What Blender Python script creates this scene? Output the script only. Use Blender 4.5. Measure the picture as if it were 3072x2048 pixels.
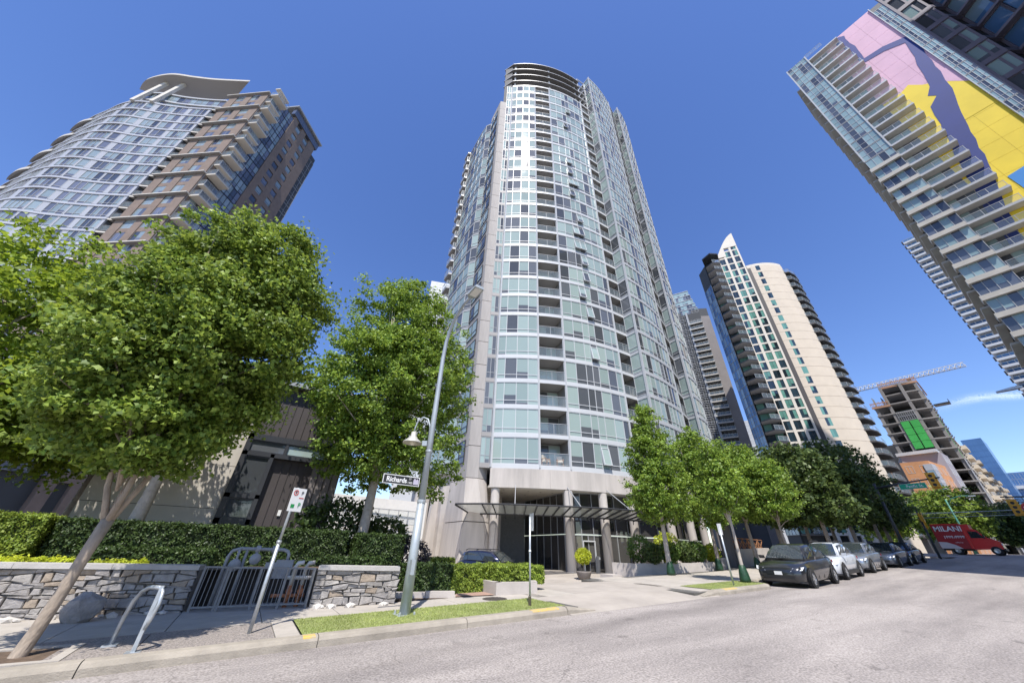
import bpy, bmesh, math, random
import numpy as np
from mathutils import Vector, Matrix
R_=math.radians
sc=bpy.context.scene
for o in list(bpy.data.objects): bpy.data.objects.remove(o)
col=sc.collection
# ---------------------------------------------------------------- camera, sky, sun, exposure
cam=bpy.data.cameras.new('camera'); co=bpy.data.objects.new('camera',cam); col.objects.link(co); sc.camera=co
cam.sensor_width=36; cam.lens=12.0; cam.clip_start=.1; cam.clip_end=20000
co.matrix_world=Matrix(((.82888,-.30961,-.46595,0),(-.55871,-.41598,-.71749,0),(.02832,.85505,-.51778,1.6),(0,0,0,1)))
SUN_EL=60.; SUN_AZ=213.
w=bpy.data.worlds.new('World'); sc.world=w; w.use_nodes=True
nt=w.node_tree; bg=nt.nodes['Background']
sky=nt.nodes.new('ShaderNodeTexSky'); sky.sky_type='NISHITA'; sky.sun_disc=False
sky.sun_elevation=R_(SUN_EL); sky.sun_rotation=R_(SUN_AZ); sky.altitude=0; sky.air_density=1.0; sky.dust_density=.25; sky.ozone_density=2.4
hs=nt.nodes.new('ShaderNodeHueSaturation'); hs.inputs['Saturation'].default_value=1.19; hs.inputs['Hue'].default_value=.514
nt.links.new(sky.outputs[0],hs.inputs['Color']); nt.links.new(hs.outputs[0],bg.inputs[0]); bg.inputs[1].default_value=.124
sl=bpy.data.lights.new('sun','SUN'); sl.energy=3.8; sl.angle=R_(.53); sl.color=(1,.955,.89)
so=bpy.data.objects.new('sun',sl); col.objects.link(so)
sd=Vector((math.sin(R_(SUN_AZ))*math.cos(R_(SUN_EL)),math.cos(R_(SUN_AZ))*math.cos(R_(SUN_EL)),math.sin(R_(SUN_EL))))
so.rotation_euler=sd.to_track_quat('Z','Y').to_euler(); so.location=(-10,-20,60)
sc.view_settings.view_transform='Standard'; sc.view_settings.look='None'; sc.view_settings.exposure=.82; sc.view_settings.gamma=1
sc.cycles.max_bounces=8; sc.cycles.transparent_max_bounces=12; sc.cycles.use_denoising=True
# ---------------------------------------------------------------- materials
MATS={}
def mat(name,c=(.5,.5,.5),rough=.7,metal=0.,var=.0,scale=4.,bump=0.,bscale=30.,coat=0.,spec=.5,alpha=1.,c2=None,stretch=None,detail=6.):
    if name in MATS: return MATS[name]
    m=bpy.data.materials.new(name); m.use_nodes=True; t=m.node_tree; b=t.nodes['Principled BSDF']
    b.inputs['Base Color'].default_value=(*c,1); b.inputs['Roughness'].default_value=rough; b.inputs['Metallic'].default_value=metal
    b.inputs['Coat Weight'].default_value=coat; b.inputs['Specular IOR Level'].default_value=spec; b.inputs['Alpha'].default_value=alpha
    b.inputs['Coat Roughness'].default_value=.05
    if var or bump or c2:
        tc=t.nodes.new('ShaderNodeTexCoord'); src=tc.outputs['Object']
        if stretch:
            mp=t.nodes.new('ShaderNodeMapping'); mp.inputs['Scale'].default_value=stretch; t.links.new(src,mp.inputs[0]); src=mp.outputs[0]
        if var or c2:
            n=t.nodes.new('ShaderNodeTexNoise'); n.inputs['Scale'].default_value=scale; n.inputs['Detail'].default_value=detail; n.inputs['Roughness'].default_value=.62
            t.links.new(src,n.inputs[0])
            r=t.nodes.new('ShaderNodeValToRGB'); t.links.new(n.outputs[0],r.inputs[0])
            a=c2 if c2 else tuple(max(0,x*(1-var)) for x in c); bb=c if c2 else tuple(min(1,x*(1+var)) for x in c)
            r.color_ramp.elements[0].color=(*a,1); r.color_ramp.elements[1].color=(*bb,1)
            r.color_ramp.elements[0].position=.3; r.color_ramp.elements[1].position=.7
            t.links.new(r.outputs[0],b.inputs['Base Color'])
        if bump:
            n2=t.nodes.new('ShaderNodeTexNoise'); n2.inputs['Scale'].default_value=bscale; n2.inputs['Detail'].default_value=5; t.links.new(src,n2.inputs[0])
            bp=t.nodes.new('ShaderNodeBump'); bp.inputs['Strength'].default_value=bump; bp.inputs['Distance'].default_value=.03
            t.links.new(n2.outputs[0],bp.inputs['Height']); t.links.new(bp.outputs[0],b.inputs['Normal'])
    MATS[name]=m; return m
def N(t,typ,**k):
    n=t.nodes.new('ShaderNode'+typ)
    for a,v in k.items(): setattr(n,a,v)
    return n
def math_(t,op,a,b=None):
    n=N(t,'Math',operation=op)
    for i,x in enumerate((a,b)):
        if x is None: continue
        if hasattr(x,'node'): t.links.new(x,n.inputs[i])
        else: n.inputs[i].default_value=x
    return n.outputs[0]
def glass_mat(name,blinds,dark,pb=.55,tint=(.1,.14,.2),ior=1.75,rough=.03,wob=.012):
    """window glass over a dim room: each pane gets its own blind, drawn down to its own height"""
    m=bpy.data.materials.new(name); m.use_nodes=True; t=m.node_tree; b=t.nodes['Principled BSDF']
    g=N(t,'NewGeometry'); oi=N(t,'ObjectInfo'); uv=N(t,'UVMap')
    sx=N(t,'SeparateXYZ'); t.links.new(uv.outputs[0],sx.inputs[0])
    r=math_(t,'FRACT',math_(t,'ADD',math_(t,'MULTIPLY',g.outputs['Random Per Island'],7.13),math_(t,'MULTIPLY',oi.outputs['Random'],5.37)))
    r2=math_(t,'FRACT',math_(t,'ADD',math_(t,'MULTIPLY',r,13.7),math_(t,'MULTIPLY',oi.outputs['Random'],3.1)))
    has=math_(t,'LESS_THAN',r,pb)
    full=math_(t,'LESS_THAN',r2,.55)
    cover=math_(t,'MAXIMUM',full,r2)
    inb=math_(t,'GREATER_THAN',sx.outputs[1],math_(t,'SUBTRACT',1.,cover))
    f=math_(t,'MULTIPLY',has,inb)
    # rooms behind: from black to blue-grey
    cr=N(t,'ValToRGB'); t.links.new(r2,cr.inputs[0]); cr.color_ramp.elements[0].color=(*dark,1); cr.color_ramp.elements[1].color=(*tint,1)
    rb=N(t,'ValToRGB'); t.links.new(r2,rb.inputs[0]); rb.color_ramp.elements[0].color=(*blinds,1); rb.color_ramp.elements[1].color=(blinds[0]*.72,blinds[1]*.74,blinds[2]*.74,1)
    mx=N(t,'Mix',data_type='RGBA'); t.links.new(f,mx.inputs[0]); t.links.new(cr.outputs[0],mx.inputs[6]); t.links.new(rb.outputs[0],mx.inputs[7])
    t.links.new(mx.outputs[2],b.inputs['Base Color'])
    b.inputs['Roughness'].default_value=rough; b.inputs['IOR'].default_value=ior
    tc=N(t,'TexCoord'); n=N(t,'TexNoise'); n.inputs['Scale'].default_value=.9; n.inputs['Detail'].default_value=1; t.links.new(tc.outputs['Object'],n.inputs[0])
    bp=N(t,'Bump'); bp.inputs['Strength'].default_value=.25; bp.inputs['Distance'].default_value=wob; t.links.new(n.outputs[0],bp.inputs['Height']); t.links.new(bp.outputs[0],b.inputs['Normal'])
    MATS[name]=m; return m
def leaf_mat(name,c1,c2,trans=.35):
    m=bpy.data.materials.new(name); m.use_nodes=True; t=m.node_tree; b=t.nodes['Principled BSDF']; out=t.nodes['Material Output']
    g=N(t,'NewGeometry'); cr=N(t,'ValToRGB'); t.links.new(g.outputs['Random Per Island'],cr.inputs[0])
    cr.color_ramp.elements[0].color=(*c1,1); cr.color_ramp.elements[1].color=(*c2,1)
    tc=N(t,'TexCoord'); nz=N(t,'TexNoise'); nz.inputs['Scale'].default_value=1.7; nz.inputs['Detail'].default_value=2; t.links.new(tc.outputs['Object'],nz.inputs[0])
    mr=N(t,'MapRange'); t.links.new(nz.outputs[0],mr.inputs[0]); mr.inputs[1].default_value=.3; mr.inputs[2].default_value=.7; mr.inputs[3].default_value=.9; mr.inputs[4].default_value=1.6
    hv=N(t,'HueSaturation'); t.links.new(mr.outputs[0],hv.inputs['Value']); t.links.new(cr.outputs[0],hv.inputs['Color']); cr=hv
    t.links.new(cr.outputs[0],b.inputs['Base Color']); b.inputs['Roughness'].default_value=.5; b.inputs['Specular IOR Level'].default_value=.35
    tr=N(t,'BsdfTranslucent'); hs=N(t,'HueSaturation'); hs.inputs['Value'].default_value=1.5; hs.inputs['Hue'].default_value=.485; t.links.new(cr.outputs[0],hs.inputs['Color']); t.links.new(hs.outputs[0],tr.inputs[0])
    ms=N(t,'MixShader'); ms.inputs[0].default_value=trans; t.links.new(b.outputs[0],ms.inputs[1]); t.links.new(tr.outputs[0],ms.inputs[2]); t.links.new(ms.outputs[0],out.inputs[0])
    MATS[name]=m; return m
def rail_glass(name,c=(.45,.55,.6),a=.2):
    m=mat(name,c,.04,spec=.8,alpha=a); return m
white=mat('white_frame',(.53,.54,.55),.38,var=.05,scale=.6)
paleband=mat('pale_band',(.44,.45,.465),.5,var=.06,scale=.5)
greyframe=mat('grey_frame',(.30,.31,.32),.45)
darkframe=mat('dark_frame',(.035,.036,.04),.4)
conc=mat('concrete',(.46,.42,.385),.85,var=.16,scale=.9,bump=.15,bscale=18)
conc2=mat('concrete_pier',(.45,.41,.375),.8,var=.2,scale=1.3,bump=.12,bscale=14,stretch=(1,1,.13))
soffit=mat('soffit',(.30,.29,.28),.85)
cream=mat('cream_soffit',(.6,.55,.47),.8)
core=mat('core_dark',(.055,.058,.062),.8)
corelt=mat('balcony_wall',(.19,.185,.18),.8)
galv=mat('galvanised',(.47,.50,.52),.42,.55,var=.2,scale=9)
blackm=mat('black_metal',(.02,.02,.022),.4)
g_main=glass_mat('tower_glass',(.34,.42,.395),(.05,.055,.06),.72,(.14,.15,.165),1.55)
g_left=glass_mat('left_glass',(.28,.34,.36),(.04,.045,.055),.5,(.16,.17,.22))
g_beige=glass_mat('teal_glass',(.14,.32,.26),(.01,.016,.02),.5,(.03,.06,.08))
g_mural=glass_mat('mural_glass',(.32,.44,.45),(.04,.045,.055),.6,(.13,.15,.19))
g_far=glass_mat('far_glass',(.25,.36,.45),(.03,.06,.12),.4,(.10,.22,.42))
g_lobby=glass_mat('lobby_glass',(.10,.095,.09),(.02,.02,.022),.25,(.075,.072,.07),1.7,.015,.004)
g_clear=rail_glass('rail_glass'); g_canopy=rail_glass('canopy_glass',(.66,.73,.71),.72)
# ---------------------------------------------------------------- mesh collector
class MB:
    def __init__(s,*mats): s.v=[];s.f=[];s.m=[];s.uv=[];s.mats=list(mats)
    def add(s,vs,fs,m=0,uvs=None):
        n=len(s.v); s.v+= [tuple(p) for p in vs]
        for i,f in enumerate(fs):
            s.f.append(tuple(n+k for k in f)); s.m.append(m); s.uv.append(uvs[i] if uvs else None)
    def quad(s,a,b,c,d,m=0): s.add([a,b,c,d],[(0,1,2,3)],m,[((0,0),(1,0),(1,1),(0,1))])
    def box(s,x0,x1,y0,y1,z0,z1,m=0):
        s.add([(x0,y0,z0),(x1,y0,z0),(x1,y1,z0),(x0,y1,z0),(x0,y0,z1),(x1,y0,z1),(x1,y1,z1),(x0,y1,z1)],
              [(0,3,2,1),(4,5,6,7),(0,1,5,4),(1,2,6,5),(2,3,7,6),(3,0,4,7)],m)
    def seg(s,A,B,out,inn,z0,z1,m=0,z0b=None,z1b=None):
        """a box standing on plan line A>B; outward is to the right of A>B"""
        d=Vector((B[0]-A[0],B[1]-A[1])); l=d.length or 1; nx,ny=d.y/l,-d.x/l
        z0b=z0 if z0b is None else z0b; z1b=z1 if z1b is None else z1b
        P=[(A[0]+nx*out,A[1]+ny*out),(B[0]+nx*out,B[1]+ny*out),(B[0]-nx*inn,B[1]-ny*inn),(A[0]-nx*inn,A[1]-ny*inn)]
        zz0=(z0,z0b,z0b,z0); zz1=(z1,z1b,z1b,z1)
        s.add([(*p,z) for p,z in zip(P,zz0)]+[(*p,z) for p,z in zip(P,zz1)],[(0,3,2,1),(4,5,6,7),(0,1,5,4),(1,2,6,5),(2,3,7,6),(3,0,4,7)],m)
    def bar(s,a,b,w,h=None,m=0):
        """square bar from a to b"""
        a=Vector(a);b=Vector(b);h=h or w;d=(b-a)
        if d.length<1e-6: return
        z=d.normalized(); x=z.cross(Vector((0,0,1))); x=x.normalized() if x.length>1e-3 else Vector((1,0,0)); y=z.cross(x)
        P=[]
        for p in (a,b):
            for i,j in ((-1,-1),(1,-1),(1,1),(-1,1)): P.append(p+x*(i*w/2)+y*(j*h/2))
        s.add(P,[(3,2,1,0),(4,5,6,7),(0,1,5,4),(1,2,6,5),(2,3,7,6),(3,0,4,7)],m)
    def tube(s,pts,r,n=8,m=0,cap=True):
        pts=[Vector(p) for p in pts]; rs=r if isinstance(r,(list,tuple)) else [r]*len(pts)
        vs=[];fs=[]; up=None
        for i,p in enumerate(pts):
            d=(pts[min(i+1,len(pts)-1)]-pts[max(i-1,0)]).normalized()
            if up is None: up=d.orthogonal().normalized()
            x=(up-d*up.dot(d)); x=x.normalized() if x.length>1e-4 else d.orthogonal().normalized(); up=x; y=d.cross(x)
            for k in range(n):
                a=2*math.pi*k/n; vs.append(p+(x*math.cos(a)+y*math.sin(a))*rs[i])
        for i in range(len(pts)-1):
            for k in range(n):
                k2=(k+1)%n; fs.append((i*n+k,i*n+k2,(i+1)*n+k2,(i+1)*n+k))
        if cap: fs.append(tuple(range(n))[::-1]); fs.append(tuple((len(pts)-1)*n+k for k in range(n)))
        s.add(vs,fs,m)
    def prism(s,poly,z0,z1,m=0,mc=None,mb=None):
        """poly listed clockwise or not; caps are n-gons"""
        a=sum(poly[i][0]*poly[(i+1)%len(poly)][1]-poly[(i+1)%len(poly)][0]*poly[i][1] for i in range(len(poly)))
        if a<0: poly=poly[::-1]
        n=len(poly); z0s=z0 if isinstance(z0,(list,tuple)) else [z0]*n; z1s=z1 if isinstance(z1,(list,tuple)) else [z1]*n
        b=len(s.v); s.v+=[(*p,z) for p,z in zip(poly,z0s)]+[(*p,z) for p,z in zip(poly,z1s)]
        for i in range(n):
            j=(i+1)%n; s.f.append((b+i,b+j,b+n+j,b+n+i)); s.m.append(m); s.uv.append(None)
        s.f.append(tuple(b+n+i for i in range(n))); s.m.append(m if mc is None else mc); s.uv.append(None)
        s.f.append(tuple(b+i for i in range(n))[::-1]); s.m.append((m if mc is None else mc) if mb is None else mb); s.uv.append(None)
    def lathe(s,prof,c=(0,0,0),n=16,m=0,axis='Z',ang=None):
        vs=[];fs=[]
        for r,z in prof:
            for k in range(n):
                a=2*math.pi*k/n; x,y=r*math.cos(a),r*math.sin(a)
                vs.append((c[0]+x,c[1]+y,c[2]+z) if axis=='Z' else ((c[0]+x,c[1]+z,c[2]+y) if axis=='Y' else (c[0]+z,c[1]+x,c[2]+y)))
        for i in range(len(prof)-1):
            for k in range(n):
                k2=(k+1)%n; f=(i*n+k,i*n+k2,(i+1)*n+k2,(i+1)*n+k); fs.append(f if axis!='Y' else f[::-1])
        s.add(vs,fs,m)
    def loft(s,rings,m=0,closed=True,caps=True):
        n=len(rings[0]); vs=[p for r in rings for p in r]; fs=[]
        for i in range(len(rings)-1):
            for k in range(n if closed else n-1):
                k2=(k+1)%n; fs.append((i*n+k,i*n+k2,(i+1)*n+k2,(i+1)*n+k))
        if caps: fs.append(tuple(range(n))[::-1]); fs.append(tuple((len(rings)-1)*n+k for k in range(n)))
        s.add(vs,fs,m)
    def merge(s,o,dz=0.,d=(0,0,0)):
        n=len(s.v); s.v+=[(p[0]+d[0],p[1]+d[1],p[2]+dz+d[2]) for p in o.v]
        s.f+=[tuple(n+k for k in f) for f in o.f]; s.m+=o.m; s.uv+=o.uv
    def mesh(s,name,off=(0,0,0),smooth=False):
        me=bpy.data.meshes.new(name); ox,oy,oz=off
        me.from_pydata([(p[0]-ox,p[1]-oy,p[2]-oz) for p in s.v],[],s.f)
        for m in s.mats: me.materials.append(m)
        me.polygons.foreach_set('material_index',s.m)
        if any(u for u in s.uv):
            l=me.uv_layers.new(name='UVMap'); arr=np.zeros((len(me.loops),2),dtype=np.float32); i=0
            for f,u in zip(s.f,s.uv):
                if u:
                    for k in range(len(f)): arr[i+k]=u[k]
                i+=len(f)
            l.data.foreach_set('uv',arr.ravel())
        if smooth: me.polygons.foreach_set('use_smooth',[True]*len(me.polygons))
        me.update(); return me
    def build(s,name,parent=None,smooth=False,off=None,loc=None):
        off=off if off is not None else (tuple(WL[parent.name]) if parent is not None else (0,0,0))
        o=bpy.data.objects.new(name,s.mesh(name,off,smooth)); col.objects.link(o)
        if parent is not None: o.parent=parent; WL[o.name]=WL[parent.name]
        else: WL[o.name]=(0,0,0)
        if loc: o.location=loc
        return o
WL={}   # world position of each thing's base: parts are written in world coordinates and stored relative to it
def thing(name,label,cat,loc=(0,0,0),group=None):
    o=bpy.data.objects.new(name,None); col.objects.link(o); o.location=loc; o.empty_display_size=.3; WL[o.name]=tuple(loc)
    o['label']=label; o['category']=cat
    if group: o['group']=group
    return o
def tag(o,label,cat,group=None,kind=None):
    o['label']=label; o['category']=cat
    if group: o['group']=group
    if kind: o['kind']=kind
    return o
def struct(name,mb,label,cat='ground',smooth=False): 
    o=mb.build(name,smooth=smooth); return tag(o,label,cat,kind='structure')
def inst(name,me,parent,loc=(0,0,0),rotz=0.):
    o=bpy.data.objects.new(name,me); col.objects.link(o); o.parent=parent; o.location=loc; o.rotation_euler.z=rotz; WL[o.name]=WL[parent.name]; return o
def lettering(txt,parent,loc,size,m,xdir,ydir=(0,0,1),align='CENTER',name='lettering',bold=0.,sx=1.):
    c=bpy.data.curves.new(name,'FONT'); c.body=txt; c.size=size; c.align_x=align; c.align_y='CENTER'; c.extrude=.003; c.offset=bold
    o=bpy.data.objects.new(name,c); col.objects.link(o); dg=bpy.context.evaluated_depsgraph_get()
    me=bpy.data.meshes.new_from_object(o.evaluated_get(dg)); bpy.data.objects.remove(o); bpy.data.curves.remove(c)
    me.name=name; me.materials.clear(); me.materials.append(m); o=bpy.data.objects.new(name,me); col.objects.link(o); WL[o.name]=WL[parent.name]
    x=Vector(xdir).normalized(); y=Vector(ydir); y=(y-x*y.dot(x)).normalized(); z=x.cross(y)
    p=Vector(loc)-Vector(WL[parent.name])
    o.parent=parent; o.matrix_local=Matrix.Translation(p)@Matrix((x,y,z)).transposed().to_4x4()@Matrix.Diagonal((sx,1,1,1)); return o
def arc3(A,B,C_,n):
    """n+1 points on the circle through A,B,C_"""
    ax,ay=A;bx,by=B;cx,cy=C_
    d=2*(ax*(by-cy)+bx*(cy-ay)+cx*(ay-by))
    ux=((ax*ax+ay*ay)*(by-cy)+(bx*bx+by*by)*(cy-ay)+(cx*cx+cy*cy)*(ay-by))/d
    uy=((ax*ax+ay*ay)*(cx-bx)+(bx*bx+by*by)*(ax-cx)+(cx*cx+cy*cy)*(bx-ax))/d
    a0=math.atan2(ay-uy,ax-ux);a1=math.atan2(cy-uy,cx-ux); am=math.atan2(by-uy,bx-ux)
    def un(a,ref):
        while a-ref>math.pi:a-=2*math.pi
        while a-ref<-math.pi:a+=2*math.pi
        return a
    am=un(am,a0); a1=un(a1,am); r=math.hypot(ax-ux,ay-uy)
    return [(ux+r*math.cos(a0+(a1-a0)*i/n),uy+r*math.sin(a0+(a1-a0)*i/n)) for i in range(n+1)]
def lerp(A,B,t): return tuple(a+(b-a)*t for a,b in zip(A,B))
# ground heights: the street climbs away from the camera
def rd(u):
    if u<22: return .026*u
    if u<70: return .572+.042*(u-22)
    return 2.588+.01*(u-70)
def sw(u): return rd(u)+.13
def lot(u,v):
    b=min(.15,max(-.3,-.3+.08*(u-15))); k=min(1,max(0,(v-12.5)/7)); k=k*k*(3-2*k)
    return sw(u)*(1-k)+b*k
# ---------------------------------------------------------------- facade kit
def wunit(A,B,z0,z1,panes=1,rail=.0,fr=white,gl=None,fw=.055,out=.04,inn=.12,ends=True,head=.06,splits=None):
    mb=MB(fr,gl or g_main); ts=splits or [i/panes for i in range(panes+1)]
    L=math.hypot(B[0]-A[0],B[1]-A[1]) or 1; d=((B[0]-A[0])/L,(B[1]-A[1])/L); nx,ny=d[1],-d[0]
    for i,t in enumerate(ts):
        if not ends and i in (0,len(ts)-1): continue
        p=lerp(A,B,t); a=(p[0]-d[0]*fw/2,p[1]-d[1]*fw/2); b=(p[0]+d[0]*fw/2,p[1]+d[1]*fw/2)
        mb.seg(a,b,out,inn,z0,z1,0)
    mb.seg(A,B,out-.012,inn-.01,z0,z0+head,0); mb.seg(A,B,out-.012,inn-.01,z1-head,z1,0)
    zr=z0+(z1-z0)*rail
    if rail: mb.seg(A,B,out-.015,inn-.01,zr-.03,zr+.03,0)
    for i in range(len(ts)-1):
        a=lerp(A,B,ts[i]); b=lerp(A,B,ts[i+1]); o=-.015
        a=(a[0]+nx*o,a[1]+ny*o); b=(b[0]+nx*o,b[1]+ny*o)
        # one sheet per pane, running behind the rail
        mb.add([(*a,z0),(*b,z0),(*b,z1),(*a,z1)],[(0,1,2,3)],1,[((0,0),(1,0),(1,1),(0,1))])
    return mb
def runit(A,B,z0,h=1.07,posts=3,fr=greyframe,gl=None,w=.045):
    mb=MB(fr,gl or g_clear)
    mb.seg(A,B,.03,.03,z0+h-.05,z0+h,0); mb.seg(A,B,.02,.02,z0+.06,z0+.1,0)
    L=math.hypot(B[0]-A[0],B[1]-A[1]); d=((B[0]-A[0])/L*w/2,(B[1]-A[1])/L*w/2)
    for i in range(posts):
        p=lerp(A,B,min(.99,max(.01,i/(posts-1)))); mb.seg((p[0]-d[0],p[1]-d[1]),(p[0]+d[0],p[1]+d[1]),.025,.02,z0,z0+h-.05,0)
    mb.add([(*A,z0+.1),(*B,z0+.1),(*B,z0+h-.05),(*A,z0+h-.05)],[(0,1,2,3)],1)
    return mb
class Tower:
    def __init__(s,name,label,cat,loc,group=None):
        s.root=thing(name,label,cat,loc,group); s.stuff={}
    def part(s,name,mb,smooth=False): return mb.build(name,s.root,smooth)
    def place(s,name,mb,zs,indiv=999,stuff=None):
        """the first `indiv` levels are parts of their own sharing one mesh, the rest join a mass"""
        me=None
        for i,z in enumerate(zs):
            if i<indiv:
                if me is None: me=mb.mesh(name,WL[s.root.name])
                inst(name,me,s.root,(0,0,z))
            else:
                k=(stuff or ('upper_'+name+'s'),)+tuple(m.name for m in mb.mats)
                if k not in s.stuff: s.stuff[k]=MB(*mb.mats)
                s.stuff[k].merge(mb,z)
    def flush(s):
        for k,mb in s.stuff.items():
            o=s.part(k[0],mb); o['kind']='stuff'
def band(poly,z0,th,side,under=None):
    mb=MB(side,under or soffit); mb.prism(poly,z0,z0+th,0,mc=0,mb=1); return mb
def chain(T,pts,z0,z1,zs,name='window',indiv=999,stuff=None,**k):
    for a,b in zip(pts[:-1],pts[1:]): T.place(name,wunit(a,b,z0,z1,**k),zs,indiv,stuff)
def offs(pts,d):
    """polyline moved outward (to its right) by d"""
    out=[]
    for i in range(len(pts)):
        a=pts[max(0,i-1)]; b=pts[min(len(pts)-1,i+1)]; L=math.hypot(b[0]-a[0],b[1]-a[1]) or 1
        out.append((pts[i][0]+(b[1]-a[1])/L*d,pts[i][1]-(b[0]-a[0])/L*d))
    return out
# ================================================================ main tower
Z0,FH=7.57,2.70; BD=.36
front=arc3((15.62,26.78),(21.7,23.12),(29.0,21.55),60)
def fr_at(u):
    for a,b in zip(front[:-1],front[1:]):
        if a[0]<=u<=b[0]: return lerp(a,b,(u-a[0])/(b[0]-a[0]))
    return front[-1] if u>20 else front[0]
T1=Tower('glass_tower','tall curved silver glass condominium tower with stacked roof louvres in the centre','tower',(28,30,-.4))
s1=[fr_at(x) for x in (15.62,16.3,17.25,18.2,19.09)]
b1=[fr_at(x) for x in (19.09,19.9,20.7,21.6)]
s2=[fr_at(x) for x in (21.6,22.75,23.85,24.6,25.35,26.5,27.6,28.4)]
nt1=(30.28,21.42); pr1=(30.29,20.05)
b2=[s2[-1],fr_at(28.9),nt1]
s3=arc3(pr1,(33.8,20.22),(37.4,20.95),8)
nt2=(40.05,21.75); pr2=(39.9,20.55)
b3=[s3[-1],nt2]
s4=arc3(pr2,(43.2,21.3),(48.6,24.3),8)
NA,NB=26,30
inA=[(30.6,24),(30.6,30),(16.2,31),(15.7,27.1)]
polyA=offs(s1+b1[1:]+s2[1:]+b2[1:-1],.05)+[nt1]+inA
inB=[(50.5,27),(52,34),(45,44),(30.2,42),(30.2,22)]
polyB=[nt1]+offs([pr1]+s3[1:],.05)+[nt2]+offs(s4,.05)+inB
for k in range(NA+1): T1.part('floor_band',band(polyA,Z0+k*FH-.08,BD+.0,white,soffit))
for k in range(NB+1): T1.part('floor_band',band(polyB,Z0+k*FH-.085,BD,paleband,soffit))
zsA=[k*FH for k in range(NA)]; zsB=[k*FH for k in range(NB)]
W0,W1=Z0+BD-.08,Z0+FH-.085
chain(T1,s1,W0,W1,zsA,indiv=16,rail=.2)
chain(T1,s2,W0,W1,zsA,indiv=13,rail=.2)
chain(T1,[nt1,pr1],W0,W1,zsB,indiv=9,rail=.2,fr=paleband)
chain(T1,s3,W0,W1,zsB,indiv=9,rail=.2,fr=paleband,stuff='upper_windows_right')
chain(T1,[nt2,pr2],W0,W1,zsB,indiv=6,rail=.2,fr=paleband,stuff='upper_windows_right')
chain(T1,s4,W0,W1,zsB,indiv=4,rail=.2,fr=paleband,stuff='upper_windows_right')
T1.place('balcony_railing',runit(b1[0],b1[-1],W0),zsA)
T1.place('balcony_railing',runit(b2[0],b2[-1],W0),zsA)
T1.place('balcony_railing',runit(b3[0],b3[-1],W0),zsB)
# opened awning sashes on the bow front
for k in range(NA):
    for j in (2,3):
        if random.Random(k*7+j).random()<.3:
            mb=wunit(s2[j],s2[j+1],0,1.6,1,fr=white,fw=.08); 
            o=mb.build('open_sash',T1.root); L=Vector((s2[j+1][0]-s2[j][0],s2[j+1][1]-s2[j][1],0)).normalized()
            piv=Vector((s2[j][0],s2[j][1],1.6))
            M=Matrix.Translation(Vector((0,0,Z0+k*FH+.62)))@Matrix.Translation(piv-Vector(WL[T1.root.name]))@Matrix.Rotation(-R_(11),4,L)@Matrix.Translation(-(piv-Vector(WL[T1.root.name])))
            # pushed 6 cm clear of the fixed frame
            o.matrix_local=Matrix.Translation(Vector((L.y,-L.x,0))*.06)@M
# corner posts
for p,n in ((s1[0],NA),(s1[-1],NA),(b1[-1],NA),(s2[-1],NA)):
    mb=MB(white); mb.box(p[0]-.075,p[0]+.075,p[1]-.11,p[1]+.1,Z0,Z0+n*FH+.2); T1.part('mullion_post',mb)
for p,n in ((pr1,NB),(pr2,NB),(s3[-1],NB),(s4[-1],NB)):
    mb=MB(paleband); mb.box(p[0]-.085,p[0]+.085,p[1]-.13,p[1]+.1,Z0,Z0+n*FH+.3); T1.part('mullion_post',mb)
# core with recessed balconies
mb=MB(corelt)
i1=offs(s1,-.2);i2=offs(s2,-.2)
mb.prism(i1+[(b1[0][0]+.9,b1[0][1]+1.6),(b1[-1][0]+.5,b1[-1][1]+1.9)]+i2+[(28.9,23.6),(30.1,23.2),(30.2,30),(16.3,30.8),(15.95,27.3)],Z0+.2,Z0+NA*FH+.1); T1.part('core_wall',mb)
mb=MB(corelt); i3=offs(s3,-.2);i4=offs(s4,-.2)
mb.prism([(30.5,23),(30.5,20.4)]+i3[1:]+[(37.6,23.2),(40.2,23.0),(40.1,20.95)]+i4[1:]+[(50,27.2),(51.5,33.8),(44.8,43.5),(30.5,41.5)],Z0+.2,Z0+NB*FH+.25); T1.part('core_wall',mb)
# sliding doors at the back of the balconies
for a,b,n in (((b1[0][0]+1.0,b1[0][1]+1.52),(b1[-1][0]+.45,b1[-1][1]+1.84),NA),((28.95,23.53),(30.0,23.16),NA),((37.7,23.12),(40.1,22.93),NB)):
    T1.place('balcony_door',wunit(a,b,W0,W1-.1,2,fr=greyframe,gl=g_main,out=.03,inn=.01),[k*FH for k in range(n)],10,stuff='upper_balcony_doors')
# chairs set out on the lowest balcony are things of their own (below); roof louvres
CR0=Z0+NA*FH
crsof=mat('louvre_soffit',(.15,.145,.14),.85)
crown=offs(front,.35)
for i,z in enumerate((CR0+1.5,CR0+4.0,CR0+6.5,CR0+9.0)):
    c=[(14.5,28.4)]+crown[:-2]+[(29.6,24.2),(17,30.4)]
    mb=MB(white,crsof); mb.prism(c,z,z+.13,0,mc=1,mb=1); T1.part('roof_louvre',mb)
mb=MB(crsof); mb.prism([(15.0,28.6),(16.6,29.4),(21,27.2),(28.2,25.2),(29.4,25.8),(17.2,30.2)],CR0,CR0+9); T1.part('plant_room',mb)
for x,y in ((16.1,26.75),(22,23.4),(27.6,22.0)):
    mb=MB(white); mb.tube([(x,y,CR0),(x,y,CR0+9)],.22,12); T1.part('louvre_column',mb,True)
mb=MB(crsof); mb.prism([(14.62,28.2),(15.5,26.95),(15.62,27.1),(15.9,28.6)],CR0-5.2,CR0+8.9); T1.part('crown_side_wall',mb)
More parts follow.
